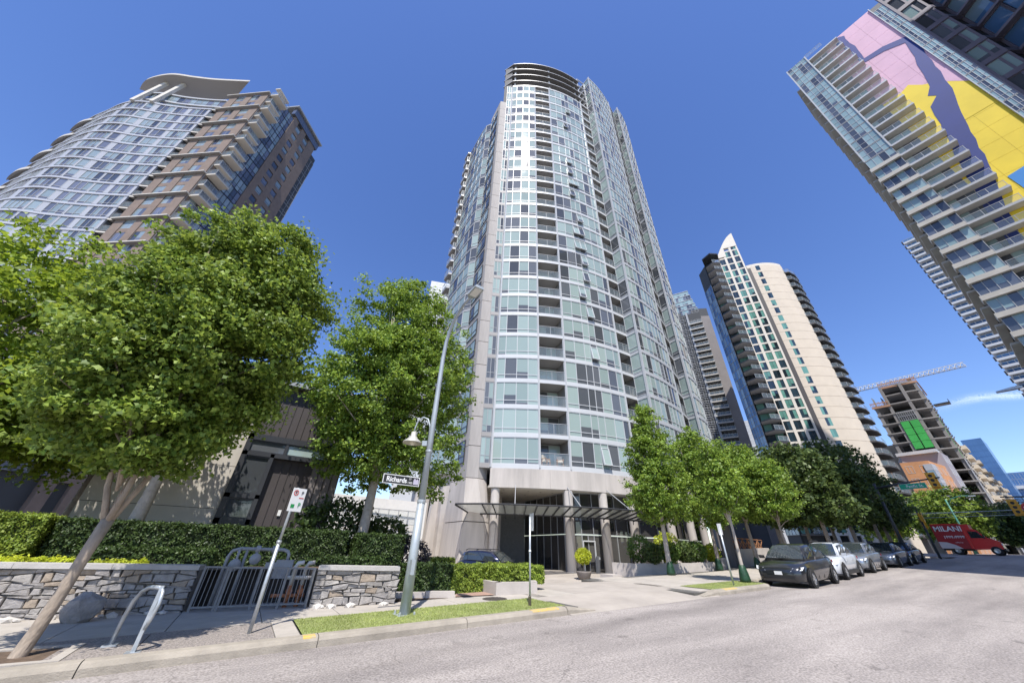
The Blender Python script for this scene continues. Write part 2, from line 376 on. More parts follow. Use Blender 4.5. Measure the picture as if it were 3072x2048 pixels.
# lattice frame between crown and right block
mb=MB(white)
for k in range(4):
    z=CR0+k*FH
    mb.bar(b2[0]+(z+FH,),nt1+(z+FH,),.16); mb.bar(nt1+(z+FH,),pr1+(z+FH,),.16); mb.bar(s2[-1]+(z,),s2[-1]+(z+FH,),.16); mb.bar(nt1+(z,),nt1+(z+FH,),.16)
T1.part('roof_frame',mb)
# --- concrete pier, left wing
pier=[(14.72,27.3),(13.78,27.68),(14.02,31.25),(15.9,31.2),(15.75,27.6)]
pierm=mat('pier_grey',(.36,.335,.315),.8,var=.2,scale=1.3,bump=.12,bscale=14,stretch=(1,1,.13))
def piermb(z0,z1): 
    m=MB(pierm); m.prism(pier,z0,z1); return m
NP=24
mpan=piermb(Z0-.95+.03,Z0-.95+FH-.03).mesh('concrete_panel',WL[T1.root.name])
for k in range(NP): inst('concrete_panel',mpan,T1.root,(0,0,k*FH))
mb=MB(conc); q=[lerp(p,(14.85,29.2),.06) for p in pier]; mb.prism(q,Z0-1.2,Z0+NP*FH-1); T1.part('pier_core',mb)
wide=[(15.75,26.55),(13.55,27.2),(13.75,31.6),(16.2,31.5),(16.3,27.1)]
mid=[lerp(a,b,.45) for a,b in zip(wide,pier)]
for a,b,z0,z1 in ((wide,mid,-.6,3.3),(mid,pier,3.36,6.6)):
    m=MB(conc2); n=5
    if sum(a[i][0]*a[(i+1)%5][1]-a[(i+1)%5][0]*a[i][1] for i in range(5))<0: a=a[::-1]; b=b[::-1]
    m.loft([[(*p,z0) for p in a],[(*p,z1) for p in b]]); T1.part('pier_base',m)
T1.place('window',wunit((13.93,31.0),(13.765,28.45),W0+.1,W1-.25,2,.3,fr=darkframe,out=.03,inn=.1),[k*FH for k in range(NP-1)],10)
T1.place('window',wunit((14.76,27.26),(15.5,26.93),W0,W1,2,.3,fr=greyframe,out=.02,inn=.1),zsA,10)
mb=MB(mat('strip_spandrel',(.30,.285,.275),.6))
for k in range(NA): mb.seg((14.74,27.28),(15.55,26.9),.02,.3,Z0+k*FH-.05,Z0+k*FH+.36)
o=T1.part('spandrel',mb); o['kind']='stuff'
NL=23
lw=[(13.55,38.4),(13.5,36.8),(13.45,35.2),(13.45,33.6),(13.5,32.1)]
polyC=[(14.1,31.2),(13.5,32.1)]+[(13.4,33.6),(13.4,35.2),(13.45,36.8),(13.5,38.4),(13.05,38.6),(13.1,40.4),(20,42),(20,31.3)]
for k in range(NL+1): T1.part('floor_band',band(polyC,Z0+k*FH-.09,.30,greyframe,soffit))
chain(T1,[(a+.0,b) for a,b in lw],W0,W1,[k*FH for k in range(NL)],indiv=4,rail=.25,fr=greyframe,stuff='upper_windows_left')
T1.place('window',wunit((13.5,32.05),(14.05,31.3),W0,W1,1,.25,fr=paleband),[k*FH for k in range(NL)],6,stuff='upper_windows')
T1.place('balcony_railing',runit((13.12,40.3),(13.08,38.65),W0),[k*FH for k in range(NL)])
T1.place('balcony_railing',runit((13.08,38.63),(13.4,38.45),W0,posts=2),[k*FH for k in range(NL)])
mb=MB(corelt); mb.prism([(14.3,31.4),(13.75,32.3),(13.7,38.6),(14.5,38.8),(14.5,41),(19.8,41.5),(19.8,31.4)],Z0,Z0+NL*FH); T1.part('core_wall',mb)
mb=MB(conc); mb.prism([(14.5,31.5),(13.9,32.5),(13.9,41),(19.8,41.5),(19.8,31.4)],-.6,Z0-.1); T1.part('podium_wall',mb)
for y in (33.2,35.6,38.0):
    mb=MB(conc2); mb.loft([[(12.9,y,-.6),(12.9,y+.6,-.6),(14.2,y+.6,-.6),(14.2,y,-.6)][::-1],[(13.55,y+.05,Z0-.1),(13.55,y+.55,Z0-.1),(14.2,y+.55,Z0-.1),(14.2,y+.05,Z0-.1)][::-1]]); T1.part('buttress',mb)
T1.place('window',wunit((13.88,35.4),(13.88,33.95),.4,6.6,2,.25,fr=darkframe,gl=g_lobby),[0])
# --- lobby: fascia, columns, soffit, glazing, canopy
fz=(5.95,Z0-.09)
fp=offs([front[i] for i in range(0,61,3)],.12)
for a,b,nm in ((0,7,'fascia_panel'),(7,14,'fascia_panel'),(14,20,'fascia_panel')):
    mb=MB(conc2); pts=fp[a:b+1]; inn=offs(pts,-.45)
    if b<20: pts=pts[:-1]+[lerp(pts[-1],pts[-2],.015)]; inn=inn[:-1]+[lerp(inn[-1],inn[-2],.015)]
    mb.prism(pts+inn[::-1],*fz); T1.part(nm,mb)
mb=MB(conc2); mb.prism(offs([front[-1],pr1]+s3[1:]+[nt2]+s4,.03)+[(48.4,25),(39,23.2),(30,22.6)],5.95,Z0-.1); T1.part('fascia_panel',mb)
mb=MB(cream); mb.prism(offs([front[i] for i in range(0,61,4)],-.4)+[(30,28),(25,36),(16.5,36)],6.02,6.2); T1.part('lobby_soffit',mb)
mb=MB(darkframe)
for i in range(14):
    x=17.5+1.1*(i%7); y=27.5+2.4*(i//7)-.35*(i%7); mb.lathe([(0,6.012),(.09,6.012),(.09,6.025)],(x,y,0),10)
o=T1.part('downlights',mb); o['kind']='stuff'
for (u,v) in ((16.2,26.75),(21.35,23.4),(24.45,22.45),(27.55,22.0),(31.2,20.9),(34.4,21.0),(37.5,21.6),(41,21.9)):
    mb=MB(conc2); mb.lathe([(.37,-.5),(.37,5.9)],(u,v,0),24); mb.lathe([(.44,-.5),(.44,.12),(.38,.2)],(u,v,0),24); T1.part('column',mb,True)
gl=[(24.0,33.3),(23.4,30.4),(22.85,27.6),(22.3,25.1)]
for a,b in zip(gl[:-1],gl[1:]):
    T1.place('lobby_window',wunit(a,b,-.35,2.75,2,0,fr=greyframe,gl=g_lobby,fw=.05),[0]); T1.place('lobby_window',wunit(a,b,2.78,6.0,2,0,fr=greyframe,gl=g_lobby,fw=.05),[0])
gl2=[(22.3,25.1),(23.3,24.1),(24.3,23.7),(25.4,23.4),(26.6,23.2),(28.0,23.1),(29.4,22.9),(31,22.2),(33,22.0),(35,22.3),(37,22.7),(40,23.2)]
for i,(a,b) in enumerate(zip(gl2[:-1],gl2[1:])):
    T1.place('lobby_window',wunit(a,b,-.2,2.75,1 if i!=1 else 2,0,fr=greyframe,gl=g_lobby,fw=.06),[0]); T1.place('lobby_window',wunit(a,b,2.78,6.0,1,0,fr=greyframe,gl=g_lobby,fw=.05),[0])
mb=MB(white); a,b=(23.3,24.1),(24.3,23.7)
for t in (.02,.98): p=lerp(a,b,t); mb.bar((p[0]-.03,p[1]-.1,0),(p[0]-.03,p[1]-.1,2.3),.09)
mb.bar((a[0],a[1]-.1,2.3),(b[0],b[1]-.1,2.3),.09); T1.part('door_frame',mb)
mb=MB(mat('porch_wall',(.25,.245,.24),.8,var=.1)); mb.prism([(24.0,33.4),(21.5,35),(15.9,31.3),(15.9,31.6),(21.4,35.4),(24.3,33.8)],-.6,6.05); T1.part('porch_wall',mb)
# glass canopy: follows the bow, tilts down to the building
cf=offs([front[i] for i in range(0,58,3)],3.0); cb=offs([front[i] for i in range(0,58,3)],.35)
cf=[(12.35,26.2)]+cf; cb=[(14.6,27.7)]+cb
mb=MB(darkframe)
mb.tube([(*p,4.38) for p in cf],.06,6); mb.tube([(*p,3.92) for p in cb],.06,6); T1.part('canopy_edge_rail',mb)
nb=len(cf)
for i in range(nb-1):
    a,b,c,d=cf[i],cf[i+1],cb[i+1],cb[i]
    g1=MB(g_canopy); g1.add([(*lerp(a,b,.02),4.40),(*lerp(a,b,.98),4.40),(*lerp(d,c,.98),3.95),(*lerp(d,c,.02),3.95)],[(0,1,2,3)]); T1.part('canopy_glass_panel',g1)
for i in range(nb):
    m=MB(darkframe); m.bar((*cf[i],4.33),(*cb[i],3.86),.05,.12); m.bar((*cb[i],3.86),(*cb[i],3.6),.05); T1.part('canopy_bracket',m)
for i in (3,9,14):
    m=MB(greyframe); m.tube([(*cf[i+1],4.4),(*offs([front[i*3-3],front[i*3],front[i*3+3]],0)[1],6.2)],.035,6); T1.part('canopy_tie_rod',m)
T1.flush()
# ================================================================ left tower: curved glass front, brown brick piers
def catmull(P,n):
    out=[]
    for i in range(len(P)-1):
        p0=P[max(0,i-1)];p1=P[i];p2=P[i+1];p3=P[min(len(P)-1,i+2)]
        for k in range(n):
            t=k/n; out.append(tuple(.5*((2*b)+(-a+c)*t+(2*a-5*b+4*c-d)*t*t+(-a+3*b-3*c+d)*t**3) for a,b,c,d in zip(p0,p1,p2,p3)))
    return out+[P[-1]]
def along(P):
    L=[0]
    for a,b in zip(P[:-1],P[1:]): L.append(L[-1]+math.hypot(b[0]-a[0],b[1]-a[1]))
    def f(t):
        s_=t*L[-1]
        for i in range(len(L)-1):
            if s_<=L[i+1]+1e-9: return lerp(P[i],P[i+1],(s_-L[i])/(L[i+1]-L[i]))
        return P[-1]
    f.len=L[-1]; return f
def sub(P,t0,t1,n):
    f=along(P); return [f(t0+(t1-t0)*i/n) for i in range(n+1)]
brown=mat('brown_brick',(.195,.147,.12),.85,var=.14,scale=1.2,bump=.2,bscale=25)
panelgrey=mat('pale_panel',(.38,.39,.42),.45,var=.05,scale=.4)
slabc=mat('slab_concrete',(.52,.49,.44),.8,var=.1,scale=.8)
T2=Tower('curved_tower','wave-fronted glass and brown brick high-rise behind the left maple','tower',(-33,72,-.4))
lband=mat('left_band',(.42,.43,.47),.5,var=.05,scale=.4)
SC=catmull([(-57,85),(-54.2,81.2),(-51.5,78),(-49,74.9),(-46.9,72.8),(-44.3,71),(-40.6,69.3),(-36.6,67.1),(-33.2,65.0)],8)
fh=2.79; ZT=76.8; NF=25; zb=ZT-NF*fh
bk=[(-30.5,66.5),(-28,72),(-38,84),(-52,90)]
pol=offs(SC,.12)+bk
for k in range(NF+1): T2.part('floor_band',band(pol,zb+k*fh-.1,.38,lband,soffit))
groups=[(.20,.235,3),(.245,.33,3),(.365,.47,4),(.505,.61,4),(.62,.66,1),(.69,.78,3),(.79,.86,2),(.885,.985,4)]
zs=[k*fh for k in range(NF)][::-1]
for a,b,n in groups:
    T2.place('window',wunit(along(SC)(a),along(SC)(b),zb+.28,zb+fh-.1,n,.22,fr=paleband,gl=g_left,out=.06,inn=.2),zs,18)
for a,b in ((.33,.365),(.47,.505),(.61,.62),(.66,.69),(.78,.79),(.86,.885),(.985,1.)):
    m=MB(panelgrey); m.seg(along(SC)(a),along(SC)(b),.03,.2,zb+.45,zb+fh-.1); T2.place('wall_panel',m,zs,18)
m=MB(core); m.prism(offs(SC,-.25)+bk,zb-4,ZT+.2); T2.part('core_wall',m)
# curved balcony shelves on the far left edge
for k in range(2,NF+1,2):
    p=offs(SC[0:14],.15); q=offs(SC[0:14],.55)
    q=[lerp(p[i],q[i],math.sin(math.pi*(i+1)/(len(p)+1))) for i in range(len(p))]
    m=MB(slabc,soffit); m.prism(q+p[::-1],zb+k*fh-.3,zb+k*fh+.35,0,mc=1,mb=1); T2.part('balcony_shelf',m)
# top storeys set back, roof wing on raking struts
SU=offs(SC[14:],-.9)
for k in range(2):
    z=ZT+k*2.75
    for i in range(10):
        a,b=sub(SU,i/10,(i+1)/10,1); T2.place('window',wunit(a,b,z+.45,z+2.6,2,.3,fr=greyframe,gl=g_left),[0])
    T2.part('floor_band',band(offs(SU,.2)+bk[:3],z+2.6,.4,paleband))
m=MB(core); m.prism(offs(SU,-.2)+bk[:3],ZT,ZT+5.5); T2.part('core_wall',m)
wing=catmull([(-51.4,78.6),(-49.6,75.1),(-45.2,70.9),(-40.8,68.5),(-37,66.4),(-30.6,62.4)],8)
wq=[]
for i,p in enumerate(wing): t=i/(len(wing)-1); wq.append(lerp(p,(-36,74),.5+.1*math.sin(math.pi*t)))
zz=[87.7 for i in range(len(wing))]
m=MB(slabc,mat('wing_soffit',(.30,.28,.255),.8)); n=len(wing)
vs=[(*p,z) for p,z in zip(wing,zz)]+[(*p,z-.3) for p,z in zip(wq,zz)]+[(*p,z+.55) for p,z in zip(wing,zz)]+[(*p,z+.9) for p,z in zip(wq,zz)]
for i in range(n-1):
    m.add([vs[i],vs[i+1],vs[n+i+1],vs[n+i]],[(3,2,1,0)],1); m.add([vs[i],vs[i+1],vs[2*n+i+1],vs[2*n+i]],[(0,1,2,3)],0); m.add([vs[2*n+i],vs[2*n+i+1],vs[3*n+i+1],vs[3*n+i]],[(0,1,2,3)],0); m.add([vs[n+i],vs[n+i+1],vs[3*n+i+1],vs[3*n+i]],[(3,2,1,0)],0)
for i in (0,n-1): m.add([vs[i],vs[2*n+i],vs[3*n+i],vs[n+i]],[(0,1,2,3)],0)
T2.part('roof_wing',m)
for t in (.52,.64):
    p=along(SC)(t); m=MB(slabc); q=(p[0]+.5,p[1]+1.0); m.bar((p[0]-.15,p[1]-.2,ZT),(q[0],q[1],87.6),.75,.5); T2.part('roof_strut',m)
m=MB(panelgrey); m.prism([(-34,70),(-30.5,66.5),(-28,72),(-33,76)],ZT+5.5,87.2); T2.part('roof_plant_room',m)
# balcony strip between glass and brick
strip=[(-33.1,65.1),(-31.9,64.4)]
T2.place('balcony_railing',runit(strip[0],strip[1],zb+.45,posts=2),zs)
T2.place('wall_panel',(lambda m:(m.seg((-33.0,66.6),(-31.4,65.5),.0,.2,zb+.45,zb+fh-.1),m)[1])(MB(greyframe)),zs,0,stuff='recess_walls')
for k in range(NF+1): T2.part('balcony_slab',band([(-33.2,65.0),(-31.9,64.3),(-31,65.8),(-32.4,66.9)],zb+k*fh-.1,.3,slabc))
# brick front: three piers, two window bays
FA,FB=(-31.9,64.4),(-25.0,58.8); NB2=27
def onF(t): return lerp(FA,FB,t)
for t0,t1 in ((0,.2),(.42,.58),(.80,1.0)):
    m=MB(brown); m.seg(onF(t0),onF(t1),.12,.6,zb-4,82.2); T2.part('brick_pier',m)
zsb=[k*fh for k in range(NB2)][::-1]
for t0,t1 in ((.2,.42),(.58,.80)):
    T2.place('window',wunit(onF(t0),onF(t1),zb+.75,zb+fh-.15,2,.28,fr=greyframe,gl=g_left,out=.0,inn=.1),zsb,15)
    m=MB(brown); m.seg(onF(t0),onF(t1),.02,.3,zb-.15,zb+.75); T2.place('brick_spandrel',m,zsb,15)
for k in range(1,NB2+1,2):
    z=zb+k*fh
    m=MB(slabc,soffit); a=onF(-.06);b=onF(1.03); d=Vector((b[0]-a[0],b[1]-a[1])).normalized(); nn=(d.y,-d.x)
    m.prism([(a[0]+nn[0]*.55,a[1]+nn[1]*.55),(b[0]+nn[0]*.55,b[1]+nn[1]*.55),b,a],z-.1,z+.1,0,mc=0,mb=1); T2.part('ledge_slab',m)
# right side: corner balconies, glass strip, brick gable with two columns of windows
SA,SB=(-25.0,58.8),(-16.2,69.6); LS=math.hypot(8.8,10.8)
def onS(d): return lerp(SA,SB,d/LS)
ns=(.775,-.632)
for k in range(1,NB2+2):
    z=zb+k*fh; o=1.75 if k%2 else 1.1
    a,b=onS(.2),onS(3.1); pl=[(a[0]+ns[0]*o,a[1]+ns[1]*o),(b[0]+ns[0]*o,b[1]+ns[1]*o),b,a]
    m=MB(slabc,cream); m.prism(pl,z-.16,z+.14,0,mc=0,mb=1); T2.part('balcony_slab',m)
    if k<=NB2:
        m=runit(pl[0],pl[1],z+.14,posts=3); m.merge(runit(a,pl[0],z+.14,posts=2)); T2.part('balcony_railing',m)
chain(T2,[onS(.1),onS(1.6),onS(3.1)],zb+.1,zb+fh,zsb,indiv=14,fr=greyframe,gl=g_left,rail=.3)
chain(T2,[onS(3.15),onS(4.7),onS(6.3)],zb+.05,zb+fh-.02,[k*fh for k in range(NB2+1)][::-1],indiv=14,fr=darkframe,gl=g_left,rail=.35,panes=2)
m=MB(core); m.prism([(onF(.0)[0]+.3,onF(.0)[1]+.4),(onF(.97)[0]+.2,onF(.97)[1]+.5),(onS(.3)[0]-.4,onS(.3)[1]+.3),(onS(6.3)[0]-.4,onS(6.3)[1]+.3),onS(13.7),(-26,78),(-31,70)],zb-4,82); T2.part('core_wall',m)
NG=[k*fh for k in range(28)][::-1]; ztop=86.2
cols=[(6.3,7.6),(9.0,10.3),(11.7,13.8)]
for a,b in cols:
    m=MB(brown); m.seg(onS(a),onS(b),.15,.5,zb-4,ztop); T2.part('brick_pier',m)
for a,b in ((7.6,9.0),(10.3,11.7)):
    T2.place('window',wunit(onS(a),onS(b),zb+.85,zb+fh-.35,1,.3,fr=darkframe,gl=g_left,out=.02,inn=.1),NG,16)
    m=MB(brown); m.seg(onS(a),onS(b),.15,.45,zb-.35,zb+.85); T2.place('brick_spandrel',m,NG,16)
rg=offs([SA,SB],.3)
m=MB(greyframe,g_left); m.seg(onS(5.6),onS(14.2),.35,.5,ztop,ztop+2.4,1); m.seg(onS(5.2),onS(14.6),.8,6,ztop+2.4,ztop+2.8,0); T2.part('roof_pavilion',m)
for k in range(0,27):
    z=zb+k*fh; a=onS(13.85); b=onS(15.6)
    m=wunit(a,b,z+.1,z+fh,2,.3,fr=greyframe,gl=g_left); T2.part('window',m)
m=MB(core); m.prism([onS(13.8),onS(15.5),(-20,76),(-26,77)],zb-4,84); T2.part('core_wall',m)
T2.flush()
# ================================================================ beige tower
beige=mat('beige_stucco',(.60,.52,.42),.75,var=.05,scale=.5,bump=.05)
beigew=mat('pale_stucco',(.63,.58,.50),.7,var=.05,scale=.5)
darkst=mat('dark_strip',(.06,.055,.055),.6)
T3=Tower('beige_tower','cream curved apartment tower with sail-shaped roof beyond the street trees','tower',(108,34,2.8))
SB_=1.538
def s2d(p): return (p[0]*SB_,p[1]*SB_)
def zf_(z): return 1.6+(z-1.6)*SB_
bow=arc3(s2d((68.5,17.2)),s2d((70.1,15.0)),s2d((73.7,13.0)),24); fb=2.745; zt=zf_(52.6); nb_=27; z0=zt-nb_*fb
wA,wB=along(bow)(.2),along(bow)(.31)
lo,hi=sub(bow,0,.2,5),sub(bow,.31,1,14)
for k in range(nb_):
    for p in (lo,hi):
        m=MB(beige); m.prism(p+offs(p,-.6)[::-1],z0+k*fb+.03,z0+(k+1)*fb-.03); T3.part('wall_panel',m)
    m=MB(beige); m.seg(wA,wB,.0,.5,z0+k*fb+.03,z0+k*fb+.8); T3.part('spandrel',m)
T3.place('window',wunit(wA,wB,z0+.8,z0+fb-.05,2,.35,fr=darkframe,gl=g_beige,out=-.02,inn=.3),[k*fb for k in range(nb_)])
m=MB(beige); m.prism(offs(bow,-.05)+offs(bow,-.6)[::-1],z0-4,z0); T3.part('base_wall',m)
m=MB(core); m.prism(offs(bow,-.35)+[s2d((80,13.4)),s2d((80,26)),s2d((73,26)),s2d((67.5,22))],z0-4,zt+.3); T3.part('core_wall',m)
m=MB(beigew); m.prism(offs(bow,-.1)+offs(bow,-.8)[::-1],zt,zt+.9); T3.part('parapet',m)
LF=lambda t: s2d(lerp((66.25,20.75),(68.4,17.3),t))
zl0=z0
cw=[(.03,.26),(.36,.60),(.70,.93)]
prs=[(0,.03),(.26,.36),(.60,.70),(.93,1.0)]
def sail(t): return zf_(57.3+5.7*math.sin(t*1.35))
for a,b in prs:
    m=MB(beigew); m.seg(LF(a),LF(b),.12,.6,zl0-4,sail(a)-3.5,z1b=sail(b)-3.5); T3.part('wall_pier',m)
for a,b in cw:
    nf=29 if a<.3 else (30 if a<.6 else 31)
    zs_=[k*fb for k in range(nf)]
    T3.place('window',wunit(LF(a),LF(b),zl0+.42,zl0+fb-.06,2,.35,fr=darkframe,gl=g_beige,out=.0,inn=.2),zs_)
    m=MB(beigew); m.seg(LF(a),LF(b),.06,.5,zl0-.06,zl0+.42); T3.place('spandrel',m,zs_+[nf*fb])
pts=[LF(i/8) for i in range(9)]; pz=[sail(i/8) for i in range(9)]
m=MB(beigew)
for i in range(8): m.seg(pts[i],pts[i+1],.2,.7,zl0+29.3*fb if i<3 else zl0+30.6*fb,pz[i],z1b=pz[i+1])
T3.part('sail_parapet',m)
m=MB(darkst); m.seg(s2d((68.3,17.5)),s2d((68.75,16.75)),.05,.6,zl0-4,zt-.5); T3.part('dark_strip',m)
m=MB(beigew); m.prism([offs([LF(.1),LF(1)],-1.0)[0],offs([LF(.1),LF(.97)],-1.0)[1],s2d((70,18.5)),s2d((67.5,22.5))],70,zf_(57)); T3.part('stair_head',m)
for k in range(29):
    z=zl0+k*fb
    bp_=[s2d(p) for p in ((66.2,20.9),(64.9,20.3),(63.5,21.1),(63.9,22.8),(66.3,23.6))]
    m=MB(darkframe,soffit); m.prism(bp_,z-.14,z+.16,0,mc=1,mb=1); T3.part('balcony_slab',m)
    m=runit(bp_[2],bp_[1],z+.16,posts=3,fr=paleband); m.merge(runit(bp_[1],bp_[0],z+.16,posts=3,fr=paleband)); T3.part('balcony_railing',m)
    T3.place('balcony_door',wunit(s2d((65.6,23.3)),s2d((66.1,21.1)),z+.16,z+fb-.14,2,0,fr=darkframe,gl=g_beige),[0])
    if k<26: m=wunit(s2d((67.0,25.8)),s2d((65.3,23.5)),z,z+fb-.06,4,.4,fr=greyframe,gl=g_far); T3.part('window',m)
m=MB(core); m.prism([s2d(p) for p in ((66.3,21.1),(65.8,23.4),(65.6,23.6),(67.3,25.9),(71,26),(70,22))],zl0-4,zf_(56.3)); T3.part('core_wall',m)
m=MB(darkframe,core); m.prism([s2d(p) for p in ((66.3,20.7),(64.8,20.1),(63.3,21.0),(63.8,23.0),(66.3,23.8))],zf_(56.6),zf_(56.9)); T3.part('corner_roof',m)
for k in range(nb_):
    z=z0+k*fb; e=bow[-1]
    bp_=[(e[0]-.4,e[1]+.2),(e[0]+.4,e[1]-.95),(e[0]+3.4,e[1]-1.4),(e[0]+7.6,e[1]-1.1),(e[0]+9,e[1]+2)]
    m=MB(darkst,core); m.prism(bp_,z-.14,z+.16,0,mc=1,mb=1); T3.part('balcony_slab',m)
    m=runit(bp_[1],bp_[2],z+.16,posts=3); m.merge(runit(bp_[2],bp_[3],z+.16,posts=3)); m.merge(runit(bp_[0],bp_[1],z+.16,posts=2)); T3.part('balcony_railing',m)
    m=wunit((e[0]+.2,e[1]+.6),(e[0]+8,e[1]+.5),z+.16,z+fb-.14,5,.3,fr=darkframe,gl=g_beige); T3.part('window',m)
T3.flush()
# ================================================================ mural tower across the street
T4=Tower('mural_tower','slab tower with pink yellow and blue painted wall at upper right','tower',(80,-12,2.4))
f4=2.8; zt4=95.6; n4=32; zm0=zt4-n4*f4
pinkp=mat('mural_pink',(.66,.40,.50),.7,var=.07,scale=.25); yelp=mat('mural_yellow',(.84,.62,.04),.7,var=.08,scale=.25); blup=mat('mural_blue',(.015,.035,.2),.65,var=.08,scale=.3); cyanp=mat('mural_cyan',(.04,.25,.62),.65)
m=MB(corelt); m.prism([(71.85,-5.0),(71.85,-20.2),(84,-20.2),(84,-5.0)],-2,97.2); T4.part('core_wall',m)
rj=random.Random(4)
def jag(P,a=.18,n=4):
    out=[]
    for i in range(len(P)):
        p,q=P[i],P[(i+1)%len(P)]; L=math.hypot(q[0]-p[0],q[1]-p[1]); k=max(1,min(n,int(L/1.6)))
        for j in range(k): t=j/k; x=lerp(p,q,t); out.append(x if j==0 else (x[0]+rj.uniform(-a,a),x[1]+rj.uniform(-a,a)))
    return out
def sheet(name,P,x,m_):
    mb=MB(m_); n=len(P); a=sum(P[i][0]*P[(i+1)%n][1]-P[(i+1)%n][0]*P[i][1] for i in range(n))
    if a>0: P=P[::-1]
    mb.add([(x,p[0],p[1]) for p in P]+[(x+.03,p[0],p[1]) for p in P],[tuple(range(n))]+[(i,n+i,n+(i+1)%n,(i+1)%n) for i in range(n)]); return T4.part(name,mb)
# painted wall: cladding panels in the ground colours, irregular blue figure on top
for j in range(33):
    zA=97.3-(j+1)*2.9; zB=97.3-j*2.9-.03
    if zB<4: break
    for i in range(4):
        vA=-9.0-i*2.42; vB=vA-2.40
        m=MB(pinkp if (zA+zB)/2>69.5 else yelp); m.box(71.79,71.84,vB,vA,zA,zB); T4.part('cladding_panel',m)
sheet('mural_field',jag([(-9.02,72.8),(-13.5,72.6),(-14.6,73.2),(-15.55,71.3),(-17.54,69.0),(-18.65,68.2),(-18.65,60),(-9.02,60)],.1),71.762,yelp)
sheet('mural_field',jag([(-16.2,69.8),(-17.5,68.6),(-18.65,66.3),(-18.65,71.5),(-16.2,71.5)],.08),71.752,pinkp)
sheet('mural_figure',jag([(-12.9,97.25),(-13.6,97.0),(-14.3,96.0),(-14.1,95.0),(-14.2,91),(-13.9,87.6),(-13.72,86.2),(-16.2,85.6),(-18.62,83.9),(-18.64,78.3),(-17.82,71.5),(-17.14,66.9),(-15.81,61.7),(-15.2,58.6),(-14.9,57.4),(-13.72,50.9),(-12.3,45),(-10.6,37),(-9.6,37),(-10.9,47),(-12.2,55),(-13.64,61.7),(-14.3,66),(-15.6,67.4),(-15.0,68.4),(-15.9,70),(-16.5,73.1),(-16.93,76.2),(-17.7,80),(-18.1,82.6),(-15.9,84.3),(-13.54,85.1),(-13.1,85.9),(-13.2,91),(-12.6,94.5)],.14),71.735,blup)
sheet('mural_figure',jag([(-13.9,47.5),(-18.6,49),(-18.6,30),(-14.5,30)],.2),71.735,cyanp)
# glass strip right of the painting
for k in range(n4):
    z=zm0+k*f4
    if k>8: T4.part('window',wunit((71.7,-18.75),(71.7,-20.25),z+.1,z+f4-.02,4,.4,fr=paleband,gl=g_mural))
m=MB(paleband); m.box(71.55,71.8,-18.76,-18.66,4,97.4); T4.part('mural_edge_trim',m)
# balconies and corner glazing
for k in range(n4+1):
    z=zm0+k*f4
    m=MB(paleband,slabc); m.prism([(70.35,-8.2),(70.35,-13.25),(71.8,-13.25),(71.8,-8.2)],z-.15,z+.17,0,mc=0,mb=1); T4.part('balcony_slab',m)
    if k<n4 and k>4:
        T4.part('balcony_railing',runit((70.42,-8.25),(70.42,-13.2),z+.17,posts=4,fr=paleband))
        T4.part('window',wunit((71.74,-8.3),(71.74,-11.0),z+.17,z+f4-.16,3,0,fr=greyframe,gl=g_mural))
        e=0 if k>=20 else .0
        T4.part('window',wunit((70.5,-4.75),(70.5,-8.15),z+(.1 if k>=20 else .5),z+f4-.02,4,.45 if k>=20 else .0,fr=paleband,gl=g_mural))
    if k<20:
        m=MB(slabc,slabc); m.box(70.1,71.8,-8.2,-4.55,z-.2,z+.5); T4.part('floor_band',m)
m=MB(corelt); m.box(70.62,71.8,-8.15,-4.85,zm0,zt4); T4.part('core_wall',m)
m=MB(paleband); m.box(70.36,70.66,-8.3,-8.1,zm0+20*f4,zt4+2.2); m.box(70.36,70.66,-4.85,-4.65,zm0+20*f4,zt4+2.2); T4.part('corner_trim',m)
for i in range(2): T4.part('window',wunit((70.5,-4.75),(70.5,-8.15),zt4+.1+i*1.05,zt4+1.1+i*1.05,4,0,fr=paleband,gl=g_mural))
T4.part('roof_railing',runit((70.6,-8.3),(70.6,-11.2),97.2,posts=4))
# street-side face: brown bays with slabs
for k in range(2,n4):
    z=zm0+k*f4
    m=MB(slabc,soffit); m.box(73,83.5,-5.05,-4.1,z-.15,z+.15); T4.part('side_slab',m)
    for x in (72,76,80): T4.part('window',wunit((x+3.6,-4.95),(x,-4.95),z+.5,z+f4-.2,3,0,fr=darkframe,gl=g_mural))
T4.flush()
# ================================================================ tower at the top right corner, balcony tower, added out-of-view block that shades the road
purple=mat('mauve_metal',(.17,.155,.20),.5,var=.08,scale=.7)
T5=Tower('mauve_tower','mauve-framed glass tower cut off by the top right corner of the picture','tower',(52,-20,1.2))
f5=2.8
P5=[(43.3,-12.35),(43.3,-13.75),(44.6,-14.6),(41.0,-18.6),(38.6,-21.4),(36.5,-24.5)]
m=MB(core); m.prism([(43.5,-12.45),(43.5,-13.8),(44.9,-14.6),(41.2,-18.8),(36.8,-24.6),(37,-30),(50,-30),(50,-14.6)],-1,64); T5.part('core_wall',m)
for k in range(0,22):
    z=2.2+k*f5
    T5.part('floor_band',(lambda m:(m.prism(offs(P5[:3],.14)+[(45.5,-14.3),(45.5,-13.2)],z-.3,z+.3),m)[1])(MB(purple)))
    if k<22:
        T5.part('window',wunit(P5[0],P5[1],z+.3,z+f5-.3,2,.0,fr=purple,gl=g_mural,fw=.16,splits=[0,.62,1]))
        m=MB(purple); m.seg(P5[2],P5[5],.7 if k%2 else .45,.3,z-.14,z+.14); T5.part('balcony_slab',m)
        for i,(a,b) in enumerate(zip(P5[2:-1],P5[3:])):
            n=3
            for j in range(n):
                A,B=lerp(a,b,j/n),lerp(a,b,(j+1)/n); T5.place('window',wunit(A,B,2.2+.14,2.2+f5-.14,1,.0,fr=purple,gl=g_far,fw=.2,out=.12),[k*f5])
